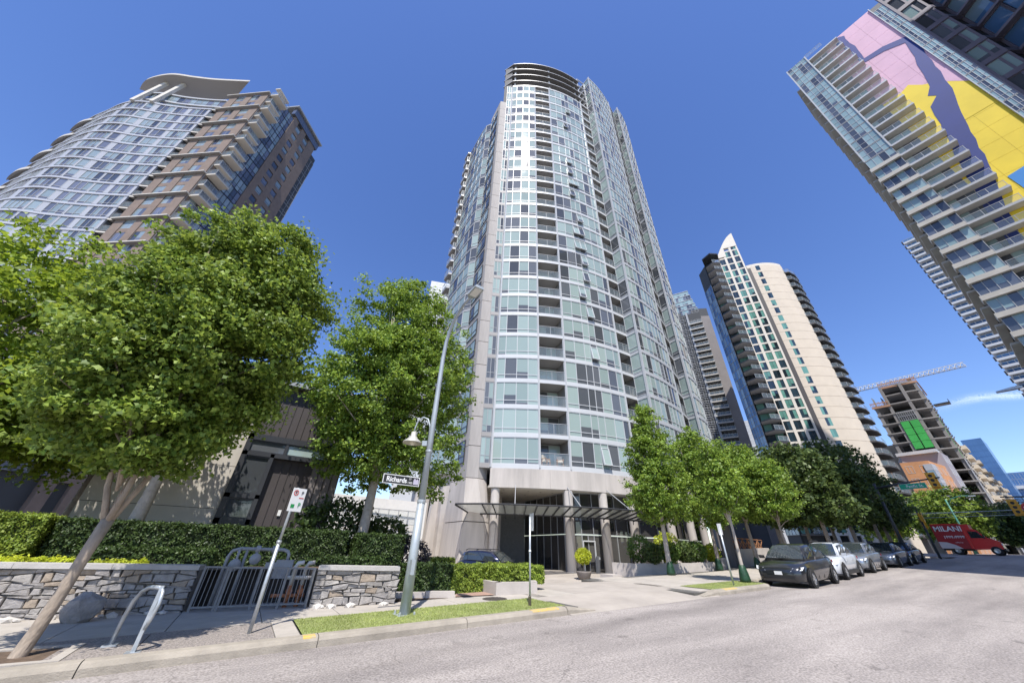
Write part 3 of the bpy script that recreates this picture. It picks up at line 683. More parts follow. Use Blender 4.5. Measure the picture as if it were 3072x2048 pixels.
m=MB(purple); m.box(43.1,43.4,-12.4,-12.2,0,64); T5.part('corner_post',m)
T5.flush()
T6=Tower('balcony_tower','distant pale tower striped with white balconies behind the mural tower','tower',(205,-22,4))
f6=2.76; n6=42; z6=121.3-n6*f6
m=MB(mat('far_wall',(.20,.19,.18),.8)); m.prism([(201.2,-7.2),(201.2,-40),(222,-40),(222,-7.2)],0,122); T6.part('core_wall',m)
for k in range(12,n6+1):
    z=z6+k*f6
    m=MB(white,slabc); m.box(199.6,201.3,-30,-6.4,z-.55,z+.25); T6.part('balcony_slab',m)
    m=MB(greyframe,g_far); m.box(201.1,201.25,-30,-6.9,z+.25,z+2.0,1)
    for j in range(8): m.box(199.62,199.72,-6.5-j*1.6,-6.42-j*1.6,z+.25,z+1.3,0)
    m.box(199.62,199.72,-30,-6.42,z+1.3,z+1.38,0); T6.part('balcony_railing',m)
    m=MB(darkst); m.box(199.9,200.6,-6.4,-6.0,z-.4,z+1.2); T6.part('edge_fin',m)
T6.flush()
T7=Tower('shade_block','plain concrete block added out of view past the right edge to shade the road','building',(30,-24,.6))  # unseen block, added only to throw its shadow on the road
m=MB(conc); m.prism([(23,-14.2),(23,-34),(37,-34),(37,-14.2)],-1,72); T7.part('wall',m)
for k in range(24):
    z=2+k*2.9; T7.place('window',wunit((36.5,-14.15),(23.5,-14.15),z+.8,z+2.5,8,0,fr=greyframe,gl=g_mural,out=.03,inn=.02),[0])
T7.flush()
# ================================================================ far buildings
T8=Tower('grey_tower','narrow grey and brown tower stacked with dark balconies, right of the central tower','tower',(129,55,3))
f8=2.63
q=lambda r,a:(r*math.cos(R_(a)),r*math.sin(R_(a)))
A8,B8,C8,D8,E8=(124.5,63.5),(126.9,58.6),(129.0,54.2),(130.2,52.6),(131.5,52.0)
m=MB(core); m.prism([A8,B8,C8,E8,(150,60),(140,78)],0,91); T8.part('core_wall',m)
brn=mat('taupe_wall',(.20,.18,.17),.8,var=.1,scale=.3)
for k in range(6,33):
    z=2+k*f8
    T8.part('window',wunit(A8,B8,z+.3,z+f8-.3,6,.4,fr=white,gl=g_main,out=.2)); 
    if k<32:
        m=MB(slabc,core); a,b=offs([B8,C8],1.4); m.prism([a,b,C8,B8],z-.15,z+.2,0,mc=0,mb=1); T8.part('balcony_slab',m)
        T8.part('balcony_railing',runit(a,b,z+.2,posts=4,fr=slabc)); T8.part('window',wunit(B8,C8,z+.2,z+f8-.15,4,0,fr=paleband,gl=g_main,out=.1))
m=MB(brn); m.seg(C8,E8,.2,.5,0,87); T8.part('end_wall',m)
m=MB(greyframe); m.seg(lerp(B8,A8,.08),lerp(B8,C8,.06),.7,.3,0,90); T8.part('grey_pier',m)
for k in range(5):
    z=89.5+k*2.4; a=lerp(A8,B8,.1+.03*k); b=lerp(C8,B8,.02+.09*k)
    T8.part('window',wunit(a,b,z,z+2.2,8,.4,fr=paleband,gl=g_mural)); T8.part('floor_band',(lambda m:(m.seg(a,b,.15,4,z+2.2,z+2.4),m)[1])(MB(paleband)))
T8.flush()
def simple(name,label,poly,z0,z1,fhh,wallm,gl,bays,front,cat='building',rail=.0,wz=(.8,2.4),fr=white,loc=None,panes=2,gap=.3,kmin=0):
    T=Tower(name,label,cat,loc or (*poly[0],z0)); m=MB(wallm); m.prism(poly,z0,z1); T.part('wall',m)
    n=int((z1-z0-.5)/fhh)
    for (a,b,nb) in front:
        for i in range(nb):
            A=lerp(a,b,(i+gap/2)/nb); B=lerp(a,b,(i+1-gap/2)/nb)
            T.place('window',wunit(A,B,z1-fhh-.4+wz[0]*.9,z1-fhh-.4+wz[1],panes,rail,fr=fr,gl=gl,out=.05,inn=.04),[-k*fhh for k in range(max(1,n-kmin))],200)
    return T
S1=simple('white_tower','small white gridded tower seen in the gap beside the beige tower',[(184,77),(186,71),(205,75),(200,90)],3,58.5,2.9,white,g_main,0,[((184,77),(186,71),5)],'tower',kmin=8); S1.flush()
S2=simple('white_block','white gridded tower peeking out just left of the central tower',[(27,97),(36.2,93.5),(45,110),(34,116)],0,84.5,2.9,white,g_main,0,[((27,97),(36.2,93.5),7)],'tower',kmin=16); S2.flush()
obrick=mat('orange_brick',(.50,.24,.11),.8,var=.12,scale=.8,bump=.15)
S3=simple('brick_block','low orange brick apartment block with pale corner bay',[(131,20.0),(132,15.2),(144,14.0),(146,22)],2,22.8,2.9,obrick,g_far,0,[((131,20.0),(132,15.2),2),((132,15.2),(144,14.0),4)],panes=2,gap=.5)
m=MB(panelgrey); m.prism([(131.5,16.3),(131.7,14.9),(134,14.6),(134.5,15.6)],6,22); S3.part('corner_bay',m)
for k in range(5): S3.part('bay_window',wunit((131.48,16.2),(131.66,15.0),7+k*2.9,9+k*2.9,1,0,fr=greyframe,gl=g_far)); S3.part('bay_window',wunit((131.9,14.87),(133.8,14.62),7+k*2.9,9+k*2.9,2,0,fr=greyframe,gl=g_far))
S3.flush()
S4=simple('grey_block','grey rendered block with white parapet behind the orange brick building',[(142,21.0),(143,13.5),(150,13.3),(150,23)],2,26.2,2.9,mat('mauve_render',(.30,.28,.31),.8),g_far,0,[((143,13.5),(150,13.3),3)],gap=.6)
m=MB(white); m.box(141.6,146,13.8,21.5,26.2,27); S4.part('parapet',m); S4.flush()
# construction tower: open slabs, columns, green sheathing
T9=Tower('construction_tower','unfinished concrete tower with open floors and green sheathing','tower',(158,16,3.4))
rawc=mat('raw_concrete',(.26,.24,.22),.85,var=.15,scale=.5); greens=mat('green_sheathing',(.05,.38,.07),.6,var=.12,scale=.5); ply=mat('formwork',(.40,.22,.13),.8,var=.15)
zz9=[3+2.86*k for k in range(17)]
for k,z in enumerate(zz9):
    p=[(152.2,22.6),(152.6,14.0),(153.6,10.9),(172,12.5),(172,24)] if k<15 else [(153,18.8),(153,14.0),(153.8,11.2),(170,12),(170,20)]
    m=MB(rawc,soffit); m.prism(p,z-.15,z+.15,0,mc=0,mb=1); T9.part('floor_slab',m)
    if k>5 and k<15:
        for j in range(5): 
            y=11.4+j*.0; x=156+3.4*j; m=MB(rawc,soffit); m.prism([(x,11.3),(x,10.75+.07*j*3),(x+2,10.85+.07*j*3),(x+2,11.9)],z-.1,z+.15,0,mc=0,mb=1); T9.part('balcony_slab',m)
for x,y in ((152.8,22),(152.9,18.9),(153,14.4),(154.2,11.4),(158,11.8),(162,11.9),(166,12)):
    m=MB(rawc); m.box(x-.35,x+.35,y-.35,y+.35,2,zz9[-3] if y>19 else zz9[-1]); T9.part('column',m)
m=MB(core); m.prism([(157,21.5),(157,14),(170,14),(170,22)],2,42); m.prism([(160,20),(160,15),(168,15),(168,20)],42,50); T9.part('core_wall',m)
for i in range(2):
    for j in range(4):
        m=MB(greens); m.box(152.25,152.45,14.8+i*2.0,14.8+i*2.0+1.75,29.4+j*2.0,29.4+j*2.0+1.93); T9.part('sheathing_panel',m)
m=MB(greens); m.box(153.9,154.1,11.0,11.4,20,38); T9.part('sheathing_strip',m)
m=MB(paleband)
for i in range(9): m.bar((152.3,14.7+i*.45,37.6),(152.3,14.7+i*.45,40.2),.09)
for z in (37.6,38.9,40.2): m.bar((152.3,14.7,z),(152.3,18.4,z),.09)
T9.part('stud_frame',m)
for k in range(8):
    z=zz9[k]; T9.part('window',wunit((153.6,10.95),(156.5,11.1),z+.2,z+2.7,3,.3,fr=paleband,gl=g_far)); T9.part('window',wunit((158.5,11.3),(170,12),z+.2,z+2.7,8,.3,fr=paleband,gl=g_far))
rk=random.Random(9)
m=MB(ply)
for p0,p1,z in (((152,22.8),(152.4,18.6),zz9[14]),((152.9,18.9),(153.3,13.9),zz9[16]),((153.3,13.9),(154,10.8),zz9[16]),((154,10.8),(170,11.6),zz9[16])):
    for i in range(12):
        a=lerp(p0,p1,i/12); m.bar((*a,z+.1),(*a,z+1.1+rk.random()*.5),.12); 
    m.bar((*p0,z+1.0),(*p1,z+1.0),.1,.25); m.bar((*p0,z-.3),(*p1,z-.3),.3,.5)
o=T9.part('formwork',m); o['kind']='stuff'
m=MB(greyframe); 
for i in range(7): m.bar((154+i*.4,22,zz9[14]),(154+i*.4,22,zz9[14]+3.5),.12); m.bar((154+i*.4,20,zz9[14]),(154+i*.4,20,zz9[14]+3),.12)
o=T9.part('rebar_starters',m); o['kind']='stuff'
m=MB(blackm); m.box(156,158.5,7.4,10.6,41.2,41.5); m.box(156,158.5,7.4,7.5,41.5,42.3); T9.part('loading_platform',m)
T9.flush()
K=thing('tower_crane','white lattice jib of a tower crane above the unfinished tower','crane',(166,30,3))
m=MB(white)
jz=51.6
for i in range(26):
    y0=29-i*1.1; y1=y0-1.1
    def P_(y,dx,dz): return (160+(29-y)*.03+dx,y,jz+dz)
    m.bar(P_(y0,-.6,0),P_(y1,-.6,0),.16); m.bar(P_(y0,.6,0),P_(y1,.6,0),.16); m.bar(P_(y0,0,1.3),P_(y1,0,1.3),.16)
    ym=(y0+y1)/2
    for s in (-.6,.6): m.bar(P_(y0,s,0),P_(ym,0,1.3),.1); m.bar(P_(ym,0,1.3),P_(y1,s,0),.1)
    m.bar(P_(y0,-.6,0),P_(y0,.6,0),.1)
m.build('jib',K)
m=MB(white)
for s in (-.9,.9):
    for t in (-.9,.9): m.bar((160+s,30+t,3),(160+s,30+t,jz+6),.2)
for i in range(18):
    z=3+i*3
    for s in (-.9,.9): m.bar((160+s,29.1,z),(160+s,30.9,z+3),.12); m.bar((159.1,30+s,z),(160.9,30+s,z+3),.12)
m.build('mast',K); m=MB(greyframe); m.box(159.4,160.6,35,38,jz-1,jz+1); m.build('counterweight',K); m=MB(white); m.bar((160,30,jz+.3),(160,38,jz+.3),.8,.5); m.build('counter_jib',K)
m=MB(blackm); m.box(159.9,160.7,12,13,jz-.5,jz-.1); m.build('trolley',K)
beige2=mat('far_beige',(.54,.47,.37),.8,var=.06,scale=.3)
S5=simple('beige_block','long cream apartment block with regular windows receding along the street',[(169.6,11.9),(322,16.2),(322,34),(169,30)],2,34.7,2.9,beige2,g_far,0,[((169.6,11.9),(322,16.2),18)],panes=3,gap=.35,wz=(.9,2.3),fr=greyframe)
for k in range(10):
    for i in range(5):
        a=lerp((169.6,11.9),(322,16.2),(i*3.6+1.0)/18); b=lerp((169.6,11.9),(322,16.2),(i*3.6+1.9)/18); m=MB(beige2,soffit); p=offs([a,b],1.2); m.prism(p+[b,a],33.4-k*2.9-1.1,33.4-k*2.9); S5.part('balcony',m)
S5.flush()
bluep=mat('blue_panel',(.07,.16,.34),.25,var=.15,scale=.1)
S6=simple('blue_tower','blue glass tower behind the cream apartment block',[(330,21),(330,13.3),(350,13.3),(350,21)],2,63.2,3.2,bluep,g_far,0,[((330,21),(330,13.3),4)],'tower',panes=2,gap=.06,wz=(.2,3.1),fr=bluep); S6.flush()
S7=simple('far_glass_block','pale blue glass block at the far right end of the street',[(400,15.6),(400,-4),(430,-4),(430,15.6)],2,53,3.6,bluep,g_far,0,[((400,15.6),(400,-4),8)],panes=2,gap=.06,wz=(.2,3.4),fr=white)
m=MB(white); m.box(398.5,400,-4,15.8,43.2,45); S7.part('cornice',m); S7.flush()
# ================================================================ ground, road, pavements
rg_=random.Random(11)
asph=bpy.data.materials.new('asphalt'); asph.use_nodes=True; MATS['asphalt']=asph
def asphalt():
    t=asph.node_tree; b=t.nodes['Principled BSDF']; tc=N(t,'TexCoord')
    n1=N(t,'TexNoise'); n1.inputs['Scale'].default_value=34; n1.inputs['Detail'].default_value=4; t.links.new(tc.outputs['Object'],n1.inputs[0])
    mp=N(t,'Mapping'); mp.inputs['Scale'].default_value=(.16,.75,1); mp.inputs['Rotation'].default_value=(0,0,R_(6)); t.links.new(tc.outputs['Object'],mp.inputs[0])
    n2=N(t,'TexNoise'); n2.inputs['Scale'].default_value=.9; n2.inputs['Detail'].default_value=6; n2.inputs['Roughness'].default_value=.6; t.links.new(mp.outputs[0],n2.inputs[0])
    v=N(t,'TexVoronoi'); v.inputs['Scale'].default_value=90; t.links.new(tc.outputs['Object'],v.inputs[0])
    r1=N(t,'ValToRGB'); r1.color_ramp.elements[0].color=(.175,.156,.142,1); r1.color_ramp.elements[1].color=(.42,.382,.35,1); r1.color_ramp.elements[0].position=.3; r1.color_ramp.elements[1].position=.72; t.links.new(n1.outputs[0],r1.inputs[0])
    r2=N(t,'ValToRGB'); r2.color_ramp.elements[0].color=(.70,.69,.70,1); r2.color_ramp.elements[1].color=(1.12,1.11,1.11,1); r2.color_ramp.elements[0].position=.34; r2.color_ramp.elements[1].position=.62; t.links.new(n2.outputs[0],r2.inputs[0])
    mx=N(t,'Mix',data_type='RGBA',blend_type='MULTIPLY'); mx.inputs[0].default_value=1; t.links.new(r1.outputs[0],mx.inputs[6]); t.links.new(r2.outputs[0],mx.inputs[7])
    r3=N(t,'ValToRGB'); r3.color_ramp.elements[0].color=(.75,.75,.75,1); r3.color_ramp.elements[1].color=(1.1,1.1,1.1,1); r3.color_ramp.elements[1].position=.5; t.links.new(v.outputs['Distance'],r3.inputs[0])
    mx2=N(t,'Mix',data_type='RGBA',blend_type='MULTIPLY'); mx2.inputs[0].default_value=.7; t.links.new(mx.outputs[2],mx2.inputs[6]); t.links.new(r3.outputs[0],mx2.inputs[7])
    # hairline cracks and oil drips
    cn=N(t,'TexNoise'); cn.inputs['Scale'].default_value=1.3; cn.inputs['Detail'].default_value=5; t.links.new(tc.outputs['Object'],cn.inputs[0])
    mxv=N(t,'Mix',data_type='RGBA'); mxv.inputs[0].default_value=.35; t.links.new(tc.outputs['Object'],mxv.inputs[6]); t.links.new(cn.outputs[1],mxv.inputs[7])
    cv=N(t,'TexVoronoi',feature='DISTANCE_TO_EDGE'); cv.inputs['Scale'].default_value=.42; t.links.new(mxv.outputs[2],cv.inputs[0])
    ck=math_(t,'MULTIPLY',math_(t,'LESS_THAN',cv.outputs[0],.0022),math_(t,'GREATER_THAN',n2.outputs[0],.47))
    os_=N(t,'TexNoise'); os_.inputs['Scale'].default_value=1.7; os_.inputs['Detail'].default_value=2; t.links.new(tc.outputs['Object'],os_.inputs[0])
    ol=N(t,'MapRange'); t.links.new(os_.outputs[0],ol.inputs[0]); ol.inputs[1].default_value=.66; ol.inputs[2].default_value=.76; ol.inputs[3].default_value=0; ol.inputs[4].default_value=.55
    ck=math_(t,'MINIMUM',math_(t,'ADD',math_(t,'MULTIPLY',ck,.4),ol.outputs[0]),.8)
    mx4=N(t,'Mix',data_type='RGBA',blend_type='MULTIPLY'); t.links.new(ck,mx4.inputs[0]); t.links.new(mx2.outputs[2],mx4.inputs[6]); mx4.inputs[7].default_value=(.35,.34,.34,1); mx2=mx4
    # tyre-darkened track curving past the driveway
    sx=N(t,'SeparateXYZ'); t.links.new(tc.outputs['Object'],sx.inputs[0])
    nv=N(t,'TexNoise'); nv.inputs['Scale'].default_value=.35; t.links.new(tc.outputs['Object'],nv.inputs[0])
    line=math_(t,'ADD',math_(t,'MULTIPLY',sx.outputs[0],.055),math_(t,'ADD',6.15,math_(t,'MULTIPLY',nv.outputs[0],1.2)))
    d=math_(t,'ABSOLUTE',math_(t,'SUBTRACT',sx.outputs[1],line)); mk=N(t,'MapRange'); t.links.new(d,mk.inputs[0]); mk.inputs[1].default_value=.0; mk.inputs[2].default_value=.55; mk.inputs[3].default_value=1; mk.inputs[4].default_value=0; mk.interpolation_type='SMOOTHSTEP'
    brk=math_(t,'MULTIPLY',mk.outputs[0],math_(t,'GREATER_THAN',n2.outputs[0],.2)); brk=math_(t,'MULTIPLY',brk,math_(t,'MULTIPLY',n2.outputs[0],.75))
    mx3=N(t,'Mix',data_type='RGBA',blend_type='MULTIPLY'); t.links.new(brk,mx3.inputs[0]); t.links.new(mx2.outputs[2],mx3.inputs[6]); mx3.inputs[7].default_value=(.45,.44,.44,1)
    t.links.new(mx3.outputs[2],b.inputs['Base Color']); b.inputs['Roughness'].default_value=.9
    bp=N(t,'Bump'); bp.inputs['Strength'].default_value=.5; bp.inputs['Distance'].default_value=.012; t.links.new(n1.outputs[0],bp.inputs['Height']); t.links.new(bp.outputs[0],b.inputs['Normal'])
asphalt()
paveconc=mat('paving_concrete',(.385,.35,.305),.88,var=.13,scale=1.6,bump=.25,bscale=70)
driveconc=mat('driveway_concrete',(.36,.322,.28),.88,var=.15,scale=.8,bump=.25,bscale=60)
kerbm=mat('kerb_concrete',(.31,.275,.225),.9,var=.22,scale=2.2,bump=.35,bscale=50)
jointm=mat('joint_dark',(.10,.095,.085),.95)
aggm=mat('exposed_aggregate',(.40,.35,.31),.9,scale=38,c2=(.10,.09,.085),bump=.6,bscale=40,detail=3)
soilm=mat('soil',(.11,.075,.05),.95,var=.35,scale=8,bump=.6,bscale=25)
turfm=mat('turf',(.19,.23,.07),.95,scale=2.5,c2=(.26,.28,.11),bump=.4,bscale=90)
groundm=mat('far_ground',(.20,.19,.18),.95,var=.2,scale=.2)
def grid(us,vs,zf,m,name,label,cat):
    mb=MB(m); n=len(vs)
    mb.v=[(u,v,zf(u,v)) for u in us for v in vs]
    for i in range(len(us)-1):
        for j in range(n-1): mb.f.append((i*n+j,(i+1)*n+j,(i+1)*n+j+1,i*n+j+1)); mb.m.append(0); mb.uv.append(None)
    return struct(name,mb,label,cat,smooth=True)
US=[-400,-200,-100,-60,-30]+list(range(-20,100,4))+[110,130,160,200,300,450,700,1200]
VS=[-500,-250,-120,-60,-40,-30,-20,-14,-10,-4,0,4,8,10,12,14,20,30,45,60,90,140,250,600]
grid(US,VS,lambda u,v:min(4.2,rd(max(-40,u)))-(.25 if v<11 else 1.1),groundm,'ground','wide grey city ground under everything','ground')
RU=[-60,-40,-25]+[-20+i for i in range(80)]+[60+2.5*i for i in range(20)]+[120,150,200,300,420]
grid(RU,[-6.5+i*1.0 for i in range(15)]+[8.42],lambda u,v:rd(u)-.02*((v-1)/7.5)**2+.0,asph,'road','pale worn grey asphalt street climbing away to the right','road')
grid([58+i for i in range(11)],[-40,-20,-6.6,-3,0,3,6,8.45,10,14,20,40],lambda u,v:rd(u)+.006,asph,'cross_street','cross street asphalt running behind the parked cars','road')
# kerb stones
KV=8.5
def kv(u): return 8.5 if u<19 else 9.72+.024*(u-20)
def kerbrun(u0,u1,L,label,root=None,vf=None):
    vf=vf or (lambda x:8.5)
    if root is None: root=thing('kerb',label,'kerb',(u0,8.5,rd(u0))); root['kind']='structure'
    u=u0
    while u<u1-.05:
        e=min(u1,u+L)
        m=MB(kerbm); a,b=u+.008,e-.008
        def ring(x): 
            z=rd(x); y=vf(x)-8.5; return [(x,8.40+y,z-.1),(x,8.415+y,z+.075),(x,8.45+y,z+.125),(x,8.49+y,z+.14),(x,8.64+y,z+.145),(x,8.64+y,z-.1)]
        m.loft([ring(a+(b-a)*i/4) for i in range(5)]); m.build('kerb_stone',root); u=e
    m=MB(jointm); m.loft([[(x,vf(x)+a,rd(x)+b) for a,b in ((-.07,-.1),(-.07,.05),(-.03,.11),(.13,.13),(.13,-.1))] for x in (u0+.01,u0+(u1-u0)*.25,(u0+u1)/2,u0+(u1-u0)*.75,u1-.01)]); m.build('kerb_bedding',root)
    return root
k1=kerbrun(-22,7.45,2.95,'weathered concrete kerb edging the grass strip near the lamp post'); k2=kerbrun(14.7,18.6,1.95,'concrete kerb beside the parked cars'); kerbrun(18.6,20.0,.7,'',k2,lambda x:8.5+1.22*(lambda t:t*t*(3-2*t))((x-18.6)/1.4)); kerbrun(20.0,56,3.2,'',k2,kv)
kp=mat('kerb_yellow',(.62,.40,.03),.8,scale=14,c2=(.36,.31,.24))
for rt,a,b in ((k1,6.35,7.2),(k2,15.2,16.1),(k1,1.35,1.55)):
    m=MB(kp); m.loft([[(x,8.411,rd(x)+.02),(x,8.446,rd(x)+.128),(x,8.489,rd(x)+.1435),(x,8.60,rd(x)+.148),(x,8.60,rd(x)+.13),(x,8.45,rd(x)+.02)] for x in (a,(a+b)/2,b)]); m.build('paint_mark',rt)
for rt,x,d in ((k1,7.45,1),(k2,14.7,-1)):
    m=MB(kerbm)
    def rg2(x,h): z=rd(x); return [(x,8.40,z-.1),(x,8.415,z+.075*h+.01),(x,8.45,z+.125*h+.01),(x,8.49,z+.14*h+.01),(x,8.64,z+.145*h+.01),(x,8.64,z-.1)]
    R0=[rg2(x+d*.01,1),rg2(x+d*.5,.55),rg2(x+d*1.0,.12)]
    m.loft(R0 if d>0 else R0[::-1]); m.build('kerb_ramp',rt)
grid([18.4+.4*i for i in range(5)]+[20.4+1.0*i for i in range(36)],[8.38,8.8,9.2,9.6,10.0,10.4,10.75],lambda u,v:rd(u)-.018-(.25 if v>kv(u)+.3 or (u<20 and v>8.62+1.22*max(0,min(1,(u-18.6)/1.4))) else 0),asph,'parking_lane','shaded asphalt parking lane under the row of parked cars','road')
# pavement: slabs laid one by one
def slab(root,name,u0,u1,v0,v1,m_,top=0.,g=.008,zf=sw,th=.12):
    m=MB(m_); P=[(u0+g,v0+g),(u1-g,v0+g),(u1-g,v1-g),(u0+g,v1-g)]
    m.prism(P,[zf(p[0])+top-th for p in P],[zf(p[0])+top for p in P]); return m.build(name,root)
pv=thing('pavement','pale concrete slab pavement in front of the stone wall','pavement',(0,11,.1)); pv['kind']='structure'
m=MB(jointm); n_=[-22+i*2 for i in range(16)]
m.loft([[(u,8.6,sw(u)-.35),(u,8.6,sw(u)-.03),(u,13.6,sw(u)-.03),(u,13.6,sw(u)-.35)] for u in n_]); m.build('bedding',pv)
u=-22.
while u<7.9:
    e=min(u+1.52,8.6)
    for a,b in ((10.32,11.55),(11.55,13.4 if u<2 else 12.6)): slab(pv,'paving_slab',u,e,a,b,paveconc)
    u=e
slab(pv,'paving_slab',7.96,9.6,10.32,12.4,paveconc)
for a,b in ((-22,-14),(-14,-8),(-8,-4.6),(-4.1,-2.95),(-2.45,-.9),(-.9,.95)):
    slab(pv,'aggregate_panel',a,b,8.66,10.30,aggm,-.004)
for a,b in ((-4.6,-4.1),(-2.95,-2.45),(.95,1.34)): slab(pv,'concrete_strip',a,b,8.66,10.30,paveconc)
pv2=thing('far_pavement','concrete pavement beside the parked cars and street trees','pavement',(30,11,1)); pv2['kind']='structure'
m=MB(jointm); n_=[13.5+i*2 for i in range(22)]
m.loft([[(u,kv(u)+.12,sw(u)-.35),(u,kv(u)+.12,sw(u)-.03),(u,14.2,sw(u)-.03),(u,14.2,sw(u)-.35)] for u in n_]); m.build('bedding',pv2)
u=14.2
while u<56:
    for a,b in ((10.0 if u<19 else kv(u+1.6)+.16,11.8),(11.8,13.5)): slab(pv2,'paving_slab',u,u+1.6,a,b,paveconc)
    u+=1.6
for a,b,c,d in ((14.2,15.9,13.5,14.3),(13.9,14.72,8.66,10.0),(13.9,14.2,10.0,13.5)): slab(pv2,'paving_slab',a,b,c,d,paveconc)
# driveway apron and forecourt
def dz_(u,v):
    if v<8.4: return rd(u)-.0165
    if v<10.3: t=(v-8.4)/1.9; return rd(u)+.012+.122*t
    return lot(u,v)+.006
mb=MB(driveconc)
us=[7.5+.4*i for i in range(18)]+[14.6]; vs_=[8.3,8.6,9.0,9.5,10.0,10.31]
n=len(vs_); mb.v=[(u if not(v<9.6 and i in(0,len(us)-1)) else u,v,dz_(u,v)) for i,u in enumerate(us) for v in vs_]
for i in range(len(us)-1):
    for j in range(n-1): mb.f.append((i*n+j,(i+1)*n+j,(i+1)*n+j+1,i*n+j+1)); mb.m.append(0); mb.uv.append(None)
struct('driveway_apron',mb,'smooth concrete driveway apron dropping to the street','driveway',True)
fc=thing('forecourt','sunlit concrete forecourt in front of the lobby','driveway',(14,16,.3)); fc['kind']='structure'
ue=[3.2,5.5,7.96,9.6,11.2,12.8,14.4,16,17.6,19.2,21,23,25,28,31]; ve=[10.33,11.6,12.9,14.3,15.7,17.1,18.6,20.2,22,24,27,31,36]
for i in range(len(ue)-1):
    for j in range(len(ve)-1):
        a,b,c,d=ue[i],ue[i+1],ve[j],ve[j+1]
        if b<=9.61 and d<13: continue
        if a>=14.3 and d<14.4: continue
        if b<8 and d<12.6: continue
        m=MB(driveconc); g=.006; P=[(a+g,c+g),(b-g,c+g),(b-g,d-g),(a+g,d-g)]
        m.prism(P,[lot(*p)-.1 for p in P],[lot(*p) for p in P]); m.build('concrete_bay',fc)
m=MB(jointm); n=8
for i in range(len(ue)-1):
    for j in range(len(ve)-1):
        a,b,c,d=ue[i],ue[i+1],ve[j],ve[j+1]
        if b<=9.61 and d<13: continue
        if a>=14.3 and d<14.4: continue
        m.add([(a,c,lot(a,c)-.03),(b,c,lot(b,c)-.03),(b,d,lot(b,d)-.03),(a,d,lot(a,d)-.03)],[(0,1,2,3)])
m.build('bedding',fc)
# raised garden ground left of the forecourt
grid([-40,-20,-12,-8,-4,0,3.2],[13.2,15,18,24,32,50],lambda u,v:.9,soilm,'garden_bed','raised planted garden ground behind the stone wall','garden')
grid([3.19,5,6.4,7.2],[11.6,12.6,13.6,16,22,34],lambda u,v:sw(5)+.02 if v<14 else .12,soilm,'shrub_bed','bare brown soil bed around the clipped hedges','garden')
# turf strips with short blades
def turf(name,label,us,v0f,v1,seed,dens=900):
    mb=MB(turfm); n=5
    for i,u in enumerate(us):
        for j in range(n): v=v0f(u)+(v1-v0f(u))*j/(n-1); mb.v.append((u,v,sw(u)+.012))
    for i in range(len(us)-1):
        for j in range(n-1): mb.f.append((i*n+j,(i+1)*n+j,(i+1)*n+j+1,i*n+j+1)); mb.m.append(0); mb.uv.append(None)
    o=mb.build(name); tag(o,label,'grass',kind='stuff')
    rs=np.random.RandomState(seed); 
    A=(us[-1]-us[0])*(v1-v0f((us[0]+us[-1])/2)); k=int(A*dens); 
    x=rs.uniform(us[0],us[-1],k); y0=np.array([v0f(a) for a in x]); y=y0+(v1-y0)*rs.rand(k); z=np.array([sw(a)+.012 for a in x])
    an=rs.uniform(0,6.28,k); h=rs.uniform(.012,.03,k); wd=.006
    V=np.zeros((k,3,3)); V[:,0]=np.stack([x-np.cos(an)*wd,y-np.sin(an)*wd,z],1); V[:,1]=np.stack([x+np.cos(an)*wd,y+np.sin(an)*wd,z],1); V[:,2]=np.stack([x+rs.normal(0,.015,k),y+rs.normal(0,.015,k),z+h],1)
    me=fast_mesh(name+'_blades',V.reshape(-1,3),3); me.materials.append(LEAF['grass']); b=bpy.data.objects.new('grass_blades',me); col.objects.link(b); b.parent=o; b['kind']='stuff'; WL[b.name]=(0,0,0)
def fast_mesh(name,V,k):
    n=len(V); me=bpy.data.meshes.new(name); me.vertices.add(n); me.vertices.foreach_set('co',V.astype(np.float32).ravel())
    me.loops.add(n); me.loops.foreach_set('vertex_index',np.arange(n,dtype=np.int32)); p=n//k
    me.polygons.add(p); me.polygons.foreach_set('loop_start',np.arange(0,n,k,dtype=np.int32)); me.update(calc_edges=True); return me
LEAF={'grass':leaf_mat('grass_leaf',(.17,.22,.045),(.33,.36,.13),.25),
 'maple':leaf_mat('maple_leaf',(.055,.105,.014),(.225,.30,.05),.32),'lime':leaf_mat('lime_leaf',(.09,.15,.012),(.22,.29,.03),.4),
 'maple2':leaf_mat('maple_leaf_b',(.06,.12,.015),(.23,.32,.05),.32),'dark':leaf_mat('dark_shade_leaf',(.03,.055,.014),(.10,.14,.035),.25),  # dark: shade on the street trees put into leaf colour; dark shrubs share it
 'hedge':leaf_mat('hedge_leaf',(.09,.145,.015),(.25,.31,.05),.25),'hedge_dark_shade':leaf_mat('hedge_dark_shade_leaf',(.02,.04,.012),(.06,.095,.022),.18),  # darker copy puts the hedges' shade into leaf colour; a dark shrub shares it
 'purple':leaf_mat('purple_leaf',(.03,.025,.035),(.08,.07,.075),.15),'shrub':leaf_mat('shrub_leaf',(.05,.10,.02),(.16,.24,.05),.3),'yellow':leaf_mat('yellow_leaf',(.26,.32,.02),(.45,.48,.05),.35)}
turf('grass_strip','bright green turf strip around the street lamp base',[1.36+.5*i for i in range(13)]+[7.6],lambda u:8.66,10.29,3,1500)
turf('grass_patch','small triangular turf patch by the slanted sign post near the parked grey car',[14.75,15.5,16.3,17.1,17.9,18.95],lambda u:8.66,9.98,5,900)
